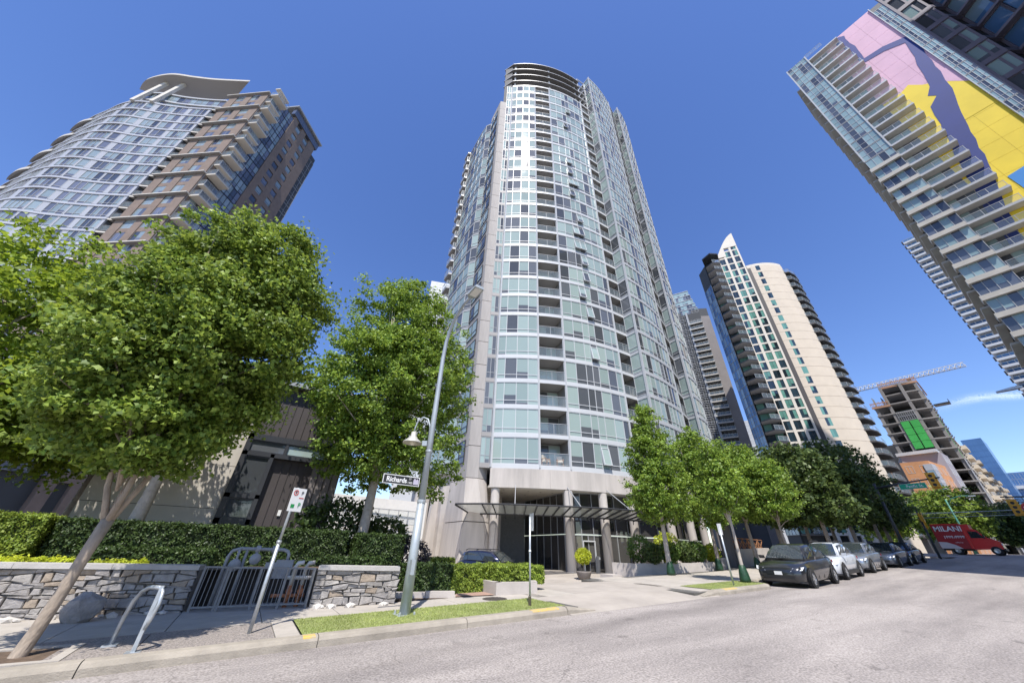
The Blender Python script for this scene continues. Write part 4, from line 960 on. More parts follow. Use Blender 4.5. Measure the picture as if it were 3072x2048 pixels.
# ================================================================ planting
MAPLE=np.array([(0,-.5),(.5,-.08),(.22,.2),(0,.62),(-.22,.2),(-.5,-.08)])
RHOMB=np.array([(0,-.55),(.36,0),(0,.6),(-.36,0)])
def leaves(C,Nrm,size,rs,shape,up=.55,rnd=.75):
    n=len(C); nn=Nrm*.55+np.array([0,0,up])+rs.normal(0,rnd,(n,3)); nn/=np.linalg.norm(nn,axis=1)[:,None]+1e-9
    t=rs.normal(0,1,(n,3)); t-=nn*(t*nn).sum(1)[:,None]; t/=np.linalg.norm(t,axis=1)[:,None]+1e-9; b=np.cross(nn,t)
    s=size*rs.uniform(.65,1.3,n); k=len(shape)
    V=C[:,None,:]+(t[:,None,:]*shape[None,:,0,None]+b[:,None,:]*shape[None,:,1,None])*s[:,None,None]
    V-=nn[:,None,:]*(np.abs(shape[None,:,0,None])*.5*s[:,None,None])   # drooping edges
    return V.reshape(-1,3)
def crown(blobs,ncl,per,leaf,seed,cr=.42,shape=MAPLE,flat=.55,gap=.2,inner=.2):
    rs=np.random.RandomState(seed); B=np.array(blobs,float); w=(B[:,3]*B[:,4]*B[:,5])**.75; idx=rs.choice(len(B),ncl,p=w/w.sum())
    d=rs.normal(0,1,(ncl,3)); d/=np.linalg.norm(d,axis=1)[:,None]
    r=np.where(rs.rand(ncl)<inner,rs.rand(ncl)**.5*.75,.68+.36*rs.rand(ncl)**.8)
    r*=1+.16*np.sin(d[:,0]*5+seed)*np.sin(d[:,1]*5.3+1)*np.sin(d[:,2]*4.7+2)+.10*np.sin(d[:,0]*11+idx)*np.sin(d[:,2]*9)
    P=B[idx,:3]+d*r[:,None]*B[idx,3:]
    ph=rs.uniform(0,6.28,3); nz=np.sin(P[:,0]*1.9+ph[0])*np.sin(P[:,1]*1.9+ph[1])*np.sin(P[:,2]*2.1+ph[2])
    keep=nz>-1+gap*1.6*(rs.rand(ncl)<.85); P=P[keep]; d=d[keep]
    m=len(P); rr=cr*rs.uniform(.55,1.35,m)
    L=np.repeat(P,per,0)+rs.normal(0,1,(m*per,3))*np.repeat(rr,per)[:,None]*np.array([.55,.55,.55*flat])
    D=np.repeat(d,per,0)
    return leaves(L,D,leaf,rs,shape),P
def tree(name,label,base,fork,tr,blobs,ncl,per,leaf,m_,bark,seed,group=None,lean=(0,0),cr=.42,shape=MAPLE,limbs=22,gap=.2,forks=None,inner=.2):
    """base: foot of the trunk; fork: height where limbs start; blobs relative to the base"""
    t=thing(name,label,'tree',base,group); rs=random.Random(seed)
    B=[(base[0]+b[0],base[1]+b[1],base[2]+b[2],b[3],b[4],b[5]) for b in blobs]
    V,P=crown(B,ncl,per,leaf,seed,cr,shape,gap=gap,inner=inner)
    me=fast_mesh('crown',V-np.array(base),len(shape)); me.materials.append(LEAF[m_]); o=inst('crown',me,t); o['kind']='stuff'
    top=max(b[2]+b[5]*.35 for b in blobs); pts=[];rr=[]
    for i in range(9):
        f=i/8; z=-.15+f*(top*.8+.15); k=f
        pts.append((base[0]+lean[0]*k+.03*math.sin(3*f+seed),base[1]+lean[1]*k+.03*math.cos(4*f+seed),base[2]+z)); rr.append(tr*(1.25 if i==0 else 1)*(1-.75*f)+.012)
    if forks:
        pts=[(base[0]+lean[0]*f+.02*math.sin(5*f),base[1]+lean[1]*f,base[2]-.15+(fork+.15)*f) for f in (0,.08,.25,.5,.75,1)]; rr=[tr*k for k in (1.45,1.15,1.0,.95,.95,1.05)]
    mb=MB(bark); mb.tube(pts,rr,12); mb.build('trunk',t,True)
    for dx,dy,dz in (forks or []):
        mb=MB(bark); p=Vector(pts[-1])-Vector((0,0,.12)); q_=Vector((base[0]+dx,base[1]+dy,base[2]+dz)); mb.tube([p,p.lerp(q_,.35)+Vector((dx*.1,dy*.1,-.05)),p.lerp(q_,.7),q_,q_+(q_-p)*.6],[tr*.62,tr*.52,tr*.42,tr*.3,.02],9); mb.build('main_limb',t,True)
    mb=MB(bark)
    sel=[P[i] for i in np.random.RandomState(seed+1).choice(len(P),min(limbs,len(P)),replace=False)]
    for q in sel:
        f0=rs.uniform(.25,.9); z0=fork*.75+(top*.8-fork*.75)*f0*.6; kk=z0/(top*.8+.15)
        a=Vector((base[0]+lean[0]*kk,base[1]+lean[1]*kk,base[2]+z0)); b=Vector(q)
        if b.z<a.z+.2: b.z=a.z+.5
        mid=a.lerp(b,.5)+Vector((rs.uniform(-.2,.2),rs.uniform(-.2,.2),rs.uniform(.0,.35)))
        r0=tr*.42*(1-.5*f0); mb.tube([a,a.lerp(mid,.5)+Vector((0,0,.08)),mid,b],[r0,r0*.75,r0*.5,.012],6)
    mb.build('limbs',t,True)
    return t
def hedge(name,label,boxes,m_,leaf,dens,seed,group=None,inner=None,loc=None,rot=0.):
    """clipped hedge: dense twiggy block under a skin of leaves"""
    rs=np.random.RandomState(seed); x0,x1,y0,y1,z0,z1=boxes[0]; base=((x0+x1)/2,(y0+y1)/2,z0)
    t=thing(name,label,'hedge',base,group); Vs=[]
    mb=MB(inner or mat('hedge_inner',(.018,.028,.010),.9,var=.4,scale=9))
    for (x0,x1,y0,y1,z0,z1) in boxes:
        g=.07; mb.box(x0+g,x1-g,y0+g,y1-g,z0,z1-g)
        for f,(A) in enumerate(((x1-x0)*(z1-z0),(x1-x0)*(z1-z0),(y1-y0)*(z1-z0),(y1-y0)*(z1-z0),(x1-x0)*(y1-y0))):
            n=int(A*dens); a,b=rs.rand(n),rs.rand(n); j=rs.normal(0,.03,n)-.03+.035*np.sin(a*(x1-x0+y1-y0)*5+seed)*np.sin(b*7+f)+.03*np.sin(a*(x1-x0)*13+2)*np.sin(b*17)
            if f==0: C=np.stack([x0+(x1-x0)*a,y0-j,z0+(z1-z0)*b],1); nn=(0,-1,0)
            elif f==1: C=np.stack([x0+(x1-x0)*a,y1+j,z0+(z1-z0)*b],1); nn=(0,1,0)
            elif f==2: C=np.stack([x0-j,y0+(y1-y0)*a,z0+(z1-z0)*b],1); nn=(-1,0,0)
            elif f==3: C=np.stack([x1+j,y0+(y1-y0)*a,z0+(z1-z0)*b],1); nn=(1,0,0)
            else: C=np.stack([x0+(x1-x0)*a,y0+(y1-y0)*b,z1+j],1); nn=(0,0,1)
            Vs.append(leaves(C,np.tile(np.array(nn,float)*1.6,(n,1)),leaf,rs,RHOMB,.25,.6))
    mb.build('branches',t); V=np.concatenate(Vs)
    me=fast_mesh('foliage',V-np.array(base),4); me.materials.append(LEAF[m_]); o=inst('foliage',me,t); o['kind']='stuff'
    return t
def bush(name,label,c,rx,ry,rz,m_,leaf,n,seed,cat='shrub',group=None):
    t=thing(name,label,cat,(c[0],c[1],c[2]-rz),group)
    rs=np.random.RandomState(seed); d=rs.normal(0,1,(n,3)); d/=np.linalg.norm(d,axis=1)[:,None]; r=.72+.3*rs.rand(n)
    bmp=1+.13*np.sin(d[:,0]*7+seed)*np.sin(d[:,1]*6)*np.sin(d[:,2]*8+1)
    P=np.array(c)+d*(r*bmp)[:,None]*np.array([rx,ry,rz]); V=leaves(P,d,leaf,rs,RHOMB,.3,.7)
    me=fast_mesh('foliage',V-np.array(t.location),4); me.materials.append(LEAF[m_]); o=inst('foliage',me,t); o['kind']='stuff'
    mb=MB(mat('twig',(.07,.05,.035),.9))
    for i in range(7):
        a=6.28*i/7; mb.tube([(c[0],c[1],c[2]-rz),(c[0]+.4*rx*math.cos(a),c[1]+.4*ry*math.sin(a),c[2]),(c[0]+.75*rx*math.cos(a+.3),c[1]+.75*ry*math.sin(a+.3),c[2]+.45*rz)],[.025,.018,.006],5)
    mb.build('stems',t); return t
bark=mat('maple_bark',(.33,.27,.21),.9,var=.35,scale=5,bump=.7,bscale=22,stretch=(1,1,.4))
barkpale=mat('pale_bark',(.42,.37,.32),.85,var=.25,scale=4,bump=.4,bscale=18)
barkgrey=mat('grey_bark',(.30,.25,.21),.9,var=.3,scale=6,bump=.5,bscale=25)
# near maple by the bike rack
tree('maple_tree','big leaning maple in front, rooted by the bike rack',(-2.21,9.31,.07),1.75,.085,
 [(.25,.1,5.3,1.8,1.8,2.0),(-.55,.1,4.0,1.2,1.4,1.2),(.75,.2,4.7,1.15,1.4,1.3),(.05,.2,6.9,1.3,1.4,1.5),(.8,.1,6.8,1.25,1.3,1.5),(-.5,-.1,5.9,1.15,1.3,1.3),(-.1,-.2,3.1,1.25,1.25,.65),(.5,.2,8.2,.95,.95,1.0),(-.55,.1,7.8,1.0,1.0,1.2),(-.75,0,4.6,1.25,1.3,1.5)],1350,100,.085,'maple',bark,21,lean=(.15,.08),cr=.27,limbs=40,inner=.2,gap=.38,forks=[(-.45,.1,3.6),(.05,.25,4.6),(.55,0,3.9),(.25,-.35,3.4)])
tree('maple_tree','maple with smooth pale trunk rising behind the garden hedge',(-2.9,15.9,.95),2.0,.22,
 [(-.3,0,5.0,1.7,1.9,1.7),(-1.4,.3,4.2,1.7,1.8,1.4),(.3,0,4.0,1.0,1.2,.9)],600,44,.13,'maple2',barkpale,22,cr=.45,gap=.3)
tree('lime_tree','yellow-green tree crowding the left edge behind the hedge',(-9.2,17.2,.95),2.2,.24,
 [(0,0,5.6,3.2,3.2,3.6),(1.2,-.6,3.6,2.6,2.2,1.8),(-1.5,0,4,2.6,2.5,2.2),(.6,0,8.6,1.8,1.8,1.9)],800,44,.15,'lime',barkgrey,23,cr=.5,gap=.25)
tree('lime_tree','second yellow-green tree between the brick tower and the near maple',(-5.6,20.5,.95),2.6,.22,
 [(0,0,6.0,2.8,2.8,3.2),(-1,-.5,4.2,2.4,2.2,1.8)],500,44,.16,'lime',barkgrey,24,cr=.5,gap=.25)
tree('maple_tree','tall egg-shaped maple behind the street lamp',(3.7,16.0,.9),2.2,.2,
 [(.05,0,7.0,3.3,3.1,3.4),(-.2,0,10.2,2.7,2.6,2.8),(1.1,.1,8.6,2.8,2.6,2.8),(-1.3,0,7.2,2.6,2.4,2.6),(-.5,0,4.2,1.9,1.9,1.7),(1.3,-.2,4.4,2.3,2.2,2.0),(0,0,12.2,1.4,1.4,1.4)],1450,80,.112,'maple2',barkpale,25,cr=.36,limbs=40,inner=.16,gap=.4)
# street trees to the right
tree('street_tree','pointed young maple beside the lobby planter',(19.2,13.35,.62),2.2,.13,
 [(0,0,3.9,1.75,1.7,1.6),(0,0,5.9,1.45,1.4,1.9),(.05,0,7.6,.95,.95,1.7),(0,0,8.8,.4,.4,.8)],760,36,.115,'maple2',barkpale,31,cr=.26,inner=.3,gap=.12)
tree('street_tree','slim kerbside maple with green watering bag next to the grey parked car',(18.66,9.35,.62),2.3,.07,
 [(0,0,3.7,1.0,1.0,1.0),(.1,.1,4.7,.85,.85,.9),(0,0,5.4,.45,.45,.6)],360,32,.11,'maple2',barkpale,32,cr=.32,inner=.3,gap=.15)
tree('street_tree','young maple second from the lobby planter',(24.45,13.6,.82),2.3,.11,
 [(0,0,4.0,2.0,1.9,1.7),(0,0,6.2,1.6,1.5,1.7),(0,0,7.7,.8,.8,1.1)],620,34,.125,'maple2',barkgrey,33,cr=.3,inner=.3,gap=.15)
tree('street_tree','leafy maple over the white parked car',(28.05,13.0,.97),2.3,.13,
 [(0,0,4.4,2.3,2.2,1.9),(0,0,6.4,1.7,1.7,1.7)],600,34,.135,'maple2',barkgrey,34,cr=.32,inner=.3,gap=.15)
tree('street_tree','kerbside maple over the silver parked car',(27.4,10.75,.95),2.3,.09,
 [(0,0,3.9,1.5,1.5,1.3),(0,0,5.2,1.2,1.2,1.2)],380,32,.12,'maple2',barkgrey,35,cr=.28,inner=.3,gap=.15)
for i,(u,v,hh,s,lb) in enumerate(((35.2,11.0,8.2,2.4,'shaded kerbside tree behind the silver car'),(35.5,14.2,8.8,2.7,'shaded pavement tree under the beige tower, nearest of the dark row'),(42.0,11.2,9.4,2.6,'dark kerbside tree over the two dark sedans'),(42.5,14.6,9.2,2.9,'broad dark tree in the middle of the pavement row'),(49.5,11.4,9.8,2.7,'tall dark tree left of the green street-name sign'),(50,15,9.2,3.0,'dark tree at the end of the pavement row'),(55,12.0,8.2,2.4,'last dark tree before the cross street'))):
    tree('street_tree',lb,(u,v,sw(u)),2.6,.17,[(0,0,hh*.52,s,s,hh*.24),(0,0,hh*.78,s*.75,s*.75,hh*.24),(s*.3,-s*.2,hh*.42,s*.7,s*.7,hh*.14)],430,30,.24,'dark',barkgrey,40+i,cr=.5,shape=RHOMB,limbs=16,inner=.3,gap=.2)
for i,(u,v,hh,s,m_,lb) in enumerate(((79.5,9.6,8.2,3.6,'maple','round sunlit tree directly behind the red van'),(90,13,8.5,3.8,'maple','tree behind the green lamp pole'),(97,6.6,7.2,3.2,'dark','shaded tree right of the red van'),(110,6.2,7.6,3.4,'maple','sunlit tree at the far right edge'),(124,7,8,3.6,'maple2','farthest street tree by the cream block'),(72,15.5,8,3.2,'maple2','tree at the foot of the beige tower'))):
    tree('far_tree',lb,(u,v,rd(u)),2.2,.2,[(0,0,hh*.6,s,s,hh*.4),(s*.3,0,hh*.45,s*.7,s*.7,hh*.3),(-s*.4,0,hh*.5,s*.7,s*.7,hh*.3)],420,26,.32,m_,barkgrey,60+i,cr=.65,shape=RHOMB,limbs=12,inner=.3,gap=.2)
# clipped hedges
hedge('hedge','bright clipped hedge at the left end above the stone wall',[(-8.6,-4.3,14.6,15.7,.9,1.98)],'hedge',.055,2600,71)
hedge('hedge','long shaded hedge running behind the gas meter enclosure',[(-4.2,3.0,14.9,15.9,.9,1.94)],'hedge_dark_shade',.06,1500,72)
hedge('hedge','low shaded hedge in front of the long hedge',[(-3.4,-.6,14.1,14.7,.9,1.32)],'hedge_dark_shade',.06,1600,73)
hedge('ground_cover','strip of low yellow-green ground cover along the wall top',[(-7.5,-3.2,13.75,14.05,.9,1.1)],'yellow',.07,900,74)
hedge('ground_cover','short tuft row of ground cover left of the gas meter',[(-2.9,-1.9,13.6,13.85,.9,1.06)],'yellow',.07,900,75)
hedge('hedge','tall dark hedge block beside the lamp post',[(3.3,4.9,14.4,15.6,.6,1.9)],'hedge_dark_shade',.06,1500,76)
hedge('hedge','low dark hedge at the end of the stone wall',[(2.2,3.7,12.8,13.4,.9,1.22)],'hedge_dark_shade',.06,1600,77)
hedge('hedge','dark shaded hedge right behind the lamp post',[(4.45,6.0,12.35,13.3,.25,1.08)],'hedge_dark_shade',.06,1600,78)
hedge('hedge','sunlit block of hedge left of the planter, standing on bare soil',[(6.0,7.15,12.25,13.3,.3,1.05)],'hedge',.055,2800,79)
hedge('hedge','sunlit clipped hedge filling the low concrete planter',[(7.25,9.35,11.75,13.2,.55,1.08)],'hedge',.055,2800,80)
hedge('hedge','light green hedge strip in front of the dark blue car',[(7.4,9.3,19.0,19.7,-.1,1.08)],'hedge',.09,700,81)
bush('rhododendron','dark broad-leaved shrub under the egg-shaped maple',(3.0,17.6,2.1),1.7,1.2,1.2,'hedge_dark_shade',.17,2600,83)
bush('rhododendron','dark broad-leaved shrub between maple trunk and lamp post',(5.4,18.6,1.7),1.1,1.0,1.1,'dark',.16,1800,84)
bush('bush','round dark purple bush left of the concrete pier',(6.3,17.6,1.0),1.0,1.0,.95,'purple',.1,2600,82)
for i,(u,v,r,m_,lb) in enumerate(((20.4,15.2,.55,'dark','dark leafy shrub at the left end of the lobby planter'),(21.6,14.9,.6,'shrub','green shrub in the lobby planter by the tree'),(22.9,14.7,.6,'dark','dark shrub near the middle of the lobby planter'),(24.0,14.6,.6,'shrub','round shrub behind the second street tree'),(25.2,14.3,.5,'yellow','yellow-green shrub at the right end of the lobby planter'),(20.9,16.5,.8,'shrub','tall shrub against the lobby glass'),(23.5,16.3,.9,'yellow','bright shrub under the first street tree'))):
    bush('shrub',lb,(u,v,sw(u)+.5+r*.8),r,r,r*1.0,m_,.12,1300,90+i)
for i,(u,v,lb) in enumerate(((-7,14.3,'small shrub left of the near maple trunk'),(-5.2,14.3,'small shrub just behind the near maple trunk'))):
    bush('shrub',lb,(u,v,1.25),.5,.35,.3,'hedge',.08,900,100+i)
# ================================================================ stone wall, enclosure, street furniture
stonecols=[(.30,.28,.265),(.32,.298,.28),(.27,.252,.24),(.34,.318,.295),(.32,.262,.205),(.31,.285,.262),(.285,.268,.258)]
stm=[mat('stone_%d'%i,c,.9,var=.25,scale=7,bump=.6,bscale=24) for i,c in enumerate(stonecols)]
mortar=mat('mortar',(.19,.18,.17),.95,var=.2,scale=9)
capm=mat('cap_stone',(.43,.41,.39),.85,var=.12,scale=3,bump=.3,bscale=40)
def stone_wall(label,A,B,zt,seed,depth=.4):
    rs=random.Random(seed); L=math.hypot(B[0]-A[0],B[1]-A[1]); d=((B[0]-A[0])/L,(B[1]-A[1])/L); nx,ny=d[1],-d[0]
    root=thing('stone_wall',label,'wall',(*A,sw(A[0])))
    m=MB(mortar); m.seg(A,B,-.05,depth,sw(A[0])-.25,zt,z0b=sw(B[0])-.25); m.build('mortar_core',root)
    def pt(s,z,o): return (A[0]+d[0]*s+nx*o,A[1]+d[1]*s+ny*o,z)
    z=min(sw(A[0]),sw(B[0]))-.02; row=0
    rows=[]
    while z<zt-.07:
        h=rs.choice((.07,.09,.12,.15)); h=min(h,zt-z) if zt-z-h>.06 else zt-z; rows.append((z,z+h)); z+=h
    wob=lambda s,z_,k: .035*math.sin(s*3.1+k*2.3)+.022*math.sin(s*7.7+k*1.7)
    for ri,(a,b) in enumerate(rows):
        s=0; 
        while s<L-.02:
            w_=rs.uniform(.14,.44); e=min(L,s+w_); e=L if L-e<.12 else e
            g=.007; o=rs.uniform(.0,.05); sk=rs.uniform(-.05,.05); m=MB(rs.choice(stm))
            def zz(s_,k,z_): return z_+(0 if (k==0 or k==len(rows)) else wob(s_,z_,k))
            c=[(s+g,zz(s,ri,a)+g),(e-g,zz(e,ri,a)+g),(e-g+sk,zz(e,ri+1,b)-g),(s+g+rs.uniform(-.012,.012),zz(s,ri+1,b)-g)]
            cx=sum(p[0] for p in c)/4; cz=sum(p[1] for p in c)/4; f=[(p[0]+(cx-p[0])*.09,p[1]+(cz-p[1])*.16) for p in c]
            vs=[pt(p[0],p[1],-.06) for p in c]+[pt(p[0],p[1],o-.018) for p in c]+[pt(p[0],p[1],o+rs.uniform(-.008,.01)) for p in f]
            fs=[(8,9,10,11)]+[(i,(i+1)%4,4+(i+1)%4,4+i) for i in range(4)]+[(4+i,4+(i+1)%4,8+(i+1)%4,8+i) for i in range(4)]
            m.add(vs,fs); m.build('stone',root); s=e
    n=max(1,round(L/1.7))
    for i in range(n):
        a=lerp(A,B,i/n+.004/L); b=lerp(A,B,(i+1)/n-.004/L); m=MB(capm); m.seg(a,b,.07,depth,zt,zt+.1); m.build('cap_stone',root)
    return root
stone_wall('long dry-stone retaining wall left of the gas meter enclosure',(-7.2,13.95),(-.72,12.62),.93,5)
stone_wall('short dry-stone wall between gas meter enclosure and lamp post',(1.83,11.88),(3.85,11.33),.97,6)
bo=MB(stm[2]); rs=random.Random(3)
me=bpy.data.meshes.new('boulder'); bm=bmesh.new(); bmesh.ops.create_icosphere(bm,subdivisions=2,radius=1)
for v_ in bm.verts: v_.co=Vector((v_.co.x*.30,v_.co.y*.24,v_.co.z*.30))*(1+rs.uniform(-.14,.14))
bm.to_mesh(me); bm.free(); me.materials.append(stm[2]); b=bpy.data.objects.new('boulder',me); col.objects.link(b); b.location=(-2.35,12.3,.28); tag(b,'dark shaded boulder at the foot of the stone wall','boulder')
pebm=mat('pebble',(.5,.47,.43),.85,var=.2,scale=3)
for i in range(26):
    me=bpy.data.meshes.new('pebble'); bm=bmesh.new(); bmesh.ops.create_icosphere(bm,subdivisions=1,radius=1); r=rs.uniform(.05,.13)
    for v_ in bm.verts: v_.co=Vector((v_.co.x*r*1.2,v_.co.y*r,v_.co.z*r*.6))*(1+rs.uniform(-.2,.2))
    bm.to_mesh(me); bm.free(); me.materials.append(pebm); s=rs.uniform(0,1) if i<18 else rs.uniform(1.25,1.6)
    u=-4.4+s*3.6 if i<18 else 2.0+rs.random()*1.6
    vline=12.62+(-.72-u)*.205 if u<0 else 11.88-(u-1.83)*.272
    p=bpy.data.objects.new('pebble',me); col.objects.link(p); p.location=(u,vline-.16-rs.random()*.12,sw(u)+.03); tag(p,'pale loose stone lying at the foot of the long stone wall' if i<18 else 'pale loose stone at the foot of the short wall near the lamp post','stone','loose stones along the long wall' if i<18 else 'loose stones along the short wall')
# --- gas meter enclosure
FA,FB=(-.62,12.5),(1.76,11.86)
rt=thing('fence','low grey metal bar fence around the gas meter','fence',(*FA,.12))
dz=lambda t: sw(lerp(FA,FB,t)[0])
def fpt(t,z): p=lerp(FA,FB,t); return (p[0],p[1],z)
fgm=mat('fence_grey',(.20,.20,.205),.5,var=.15,scale=8)
def rail(z0,z1,w): m=MB(fgm); m.bar(fpt(0,z0),fpt(1,z1),w,w); m.build('rail',rt)
rail(1.0,1.0,.04); rail(dz(0)+.09,dz(1)+.09,.035)
for t in (0.005,.2,.225,.50,.74,.995): m=MB(fgm); m.bar(fpt(t,dz(t)-.05),fpt(t,1.02),.05); m.build('post',rt)
for i in range(26):
    t=.03+i*.038; m=MB(fgm); m.bar(fpt(t,dz(t)+.09),fpt(t,1.0),.014); m.build('bar',rt)
m=MB(mat('pit_wall_shade',(.045,.04,.038),.9));  # near-black wall colour stands in for shade inside the recess
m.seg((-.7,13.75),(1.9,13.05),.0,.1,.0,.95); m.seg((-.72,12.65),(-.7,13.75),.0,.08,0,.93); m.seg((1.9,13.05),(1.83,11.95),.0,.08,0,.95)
en=m.build('enclosure_wall'); tag(en,'recess walls behind the gas meter fence, coloured dark for shade','wall')
gm=thing('gas_meter','grey gas meter manifold with pipes and round regulators','gas meter',(.5,12.7,.15)); pg=mat('pipe_grey',(.27,.28,.30),.5,var=.15,scale=6)
m=MB(pg); m.tube([(-.25,12.85,.15),(-.25,12.85,1.22),(-.2,12.84,1.34),(-.05,12.82,1.39),(.95,12.62,1.39),(1.06,12.6,1.35),(1.1,12.58,1.28),(1.1,12.58,1.1)],.042,10); m.build('manifold_pipe',gm,True)
for x,y in ((.12,12.79),(.75,12.66)): m=MB(pg); m.tube([(x,y,.15),(x,y,1.38)],.035,8); m.build('support_pipe',gm,True)
for x,y,z,r in ((.35,12.6,1.17,.13),(-.05,12.7,1.03,.14)):
    m=MB(pg); m.lathe([(0,-.07),(r*.8,-.06),(r,-.02),(r,.02),(r*.8,.06),(0,.07)],(x,y,z),18,axis='Y'); m.tube([(x,y,z),(x,12.72,1.38)],.03,8); m.build('regulator',gm,True)
for x in (.35,.72): m=MB(pg); m.lathe([(.07,-.05),(.085,-.05),(.085,.05),(.07,.05)],(x,12.7,1.39),12,axis='X'); m.build('flange',gm)
m=MB(pg); m.prism([(.85,12.5),(1.25,12.42),(1.3,12.7),(.9,12.78)],.75,1.16); m.build('meter_body',gm)
m=MB(pg); m.box(.62,.9,12.5,12.62,.98,1.1); m.build('meter_index',gm)
st=thing('standpipe','white and rust-red twin standpipe at the right end of the fence','standpipe',(1.45,12.3,.15)); wp=mat('pipe_white',(.66,.66,.63),.6,scale=5,c2=(.42,.36,.30)); rp=mat('pipe_rust',(.38,.15,.07),.75,var=.3,scale=9)
for x in (1.32,1.58):
    m=MB(wp); m.tube([(x,12.25,.62),(x,12.25,1.02),(x+.04,12.24,1.1),(x+.18,12.22,1.12)],.05,10); m.build('riser',st,True)
    m=MB(rp); m.tube([(x,12.25,.15),(x,12.25,.62)],.055,10); m.build('riser_base',st,True)
m=MB(wp); m.tube([(1.15,12.3,.78),(1.75,12.18,.78)],.045,10); m.build('cross_pipe',st,True)
m=MB(rp); m.tube([(.95,12.32,.4),(1.7,12.2,.4)],.04,10); m.build('low_pipe',st,True)
for x in (1.32,1.58): m=MB(rp); m.lathe([(0,-.05),(.075,-.05),(.075,.05),(0,.05)],(x,12.17,.5),12,axis='Y'); m.build('hose_coupling',st)
# --- bike rack: bent flat hoop with inner bar
br=thing('bike_rack','galvanised bent-hoop bike rack on the aggregate paving','bike rack',(-1.1,9.2,.1))
a=Vector((-1.28,9.50,.10)); b=Vector((-.89,8.81,.11)); d=b-a
def hp(t,z): return (a.x+d.x*t,a.y+d.y*t,.1+z)
m=MB(galv); m.tube([hp(0,0),hp(.02,.35),hp(.10,.58),hp(.28,.72),hp(.52,.78),hp(.80,.79),hp(1.0,.79)],.03,10); m.build('hoop',br,True)
m=MB(galv); m.bar(hp(1,0),hp(1,.82),.05,.09); m.build('upright',br)
m=MB(galv); m.tube([hp(.98,.8),hp(1.1,.74),hp(1.16,.6),hp(1.12,.42),hp(1.02,.25)],.025,8); m.build('inner_loop',br,True)
for t in (0,1): p=hp(t,0); m=MB(galv); m.box(p[0]-.09,p[0]+.09,p[1]-.09,p[1]+.09,.09,.113); m.build('foot_plate',br)
# --- tree pit grate
tg=thing('tree_pit','rust-brown tree pit with pale concrete edging at the maple foot','tree pit',(-2.2,9.3,.06)); m=MB(soilm); m.box(-2.78,-1.75,8.85,9.75,.0,.078); m.build('soil',tg)
for x0,x1,y0,y1 in ((-2.9,-1.63,8.72,8.85),(-2.9,-1.63,9.75,9.88),(-2.9,-2.78,8.85,9.75),(-1.75,-1.63,8.85,9.75)): m=MB(paveconc); m.box(x0,x1,y0,y1,0,.095); m.build('edging',tg)
# --- parking sign left
cl=mat('sign_white',(.75,.75,.73),.45); sred=mat('sign_red',(.55,.02,.02),.45); sgreen=mat('sign_green',(.02,.28,.08),.45); sblk=mat('sign_black',(.02,.02,.02),.5)
sp=thing('parking_sign','parking sign on a galvanised post beside the bike rack','sign',(.57,9.35,.14))
m=MB(galv); m.tube([(.57,9.35,.1),(.57,9.35,1.6)],.034,12); m.build('post',sp,True); m=MB(galv); m.tube([(.57,9.35,1.55),(.60,9.30,2.6)],.028,12); m.build('upper_post',sp,True)
m=MB(galv); m.lathe([(.04,-.03),(.05,0),(.04,.03)],(.57,9.35,1.58),12); m.build('sleeve',sp)
ax=Vector((.88,.47,0)); o0=Vector((.64,9.24,2.36)); 
def sgn(x,z,off=.0): n_=Vector((.47,-.88,0)); return o0+ax*x+Vector((0,0,z))+n_*off
m=MB(cl); 
vs=[sgn(x,z,o) for o in (0,.012) for x,z in ((-.15,-.225),(.15,-.225),(.15,.225),(-.15,.225))]; m.add(vs,[(4,5,6,7),(3,2,1,0),(0,1,5,4),(1,2,6,5),(2,3,7,6),(3,0,4,7)]); m.build('plate',sp)
m=MB(sred)
rgp=[(.055*math.cos(2*math.pi*i/24),.055*math.sin(2*math.pi*i/24)) for i in range(24)]
for i in range(24):
    p,q_=rgp[i],rgp[(i+1)%24]; m.add([sgn(-.07+p[0],.13+p[1],.016),sgn(-.07+q_[0],.13+q_[1],.016),sgn(-.07+q_[0]*.75,.13+q_[1]*.75,.016),sgn(-.07+p[0]*.75,.13+p[1]*.75,.016)],[(0,1,2,3)])
m.add([sgn(-.113,.167,.017),sgn(-.105,.175,.017),sgn(-.03,.093,.017),sgn(-.038,.085,.017)],[(3,2,1,0)]); m.build('prohibition_ring',sp)
lettering('P',sp,sgn(-.07,.13,.0145),.085,sblk,ax,name='letter')
m=MB(sred); m.add([sgn(.02,.03,.016),sgn(.13,.03,.016),sgn(.13,.045,.016),sgn(.02,.045,.016)],[(0,1,2,3)]); m.build('red_panel',sp)
lettering('P',sp,sgn(.075,.13,.0145),.1,sblk,ax,name='letter')
m=MB(sgreen); m.add([sgn(-.11,-.16,.016),sgn(-.03,-.16,.016),sgn(-.03,-.09,.016),sgn(-.11,-.09,.016)],[(0,1,2,3)]); m.build('green_panel',sp); lettering('P',sp,sgn(.07,-.1,.016),.12,sgreen,ax,name='letter')
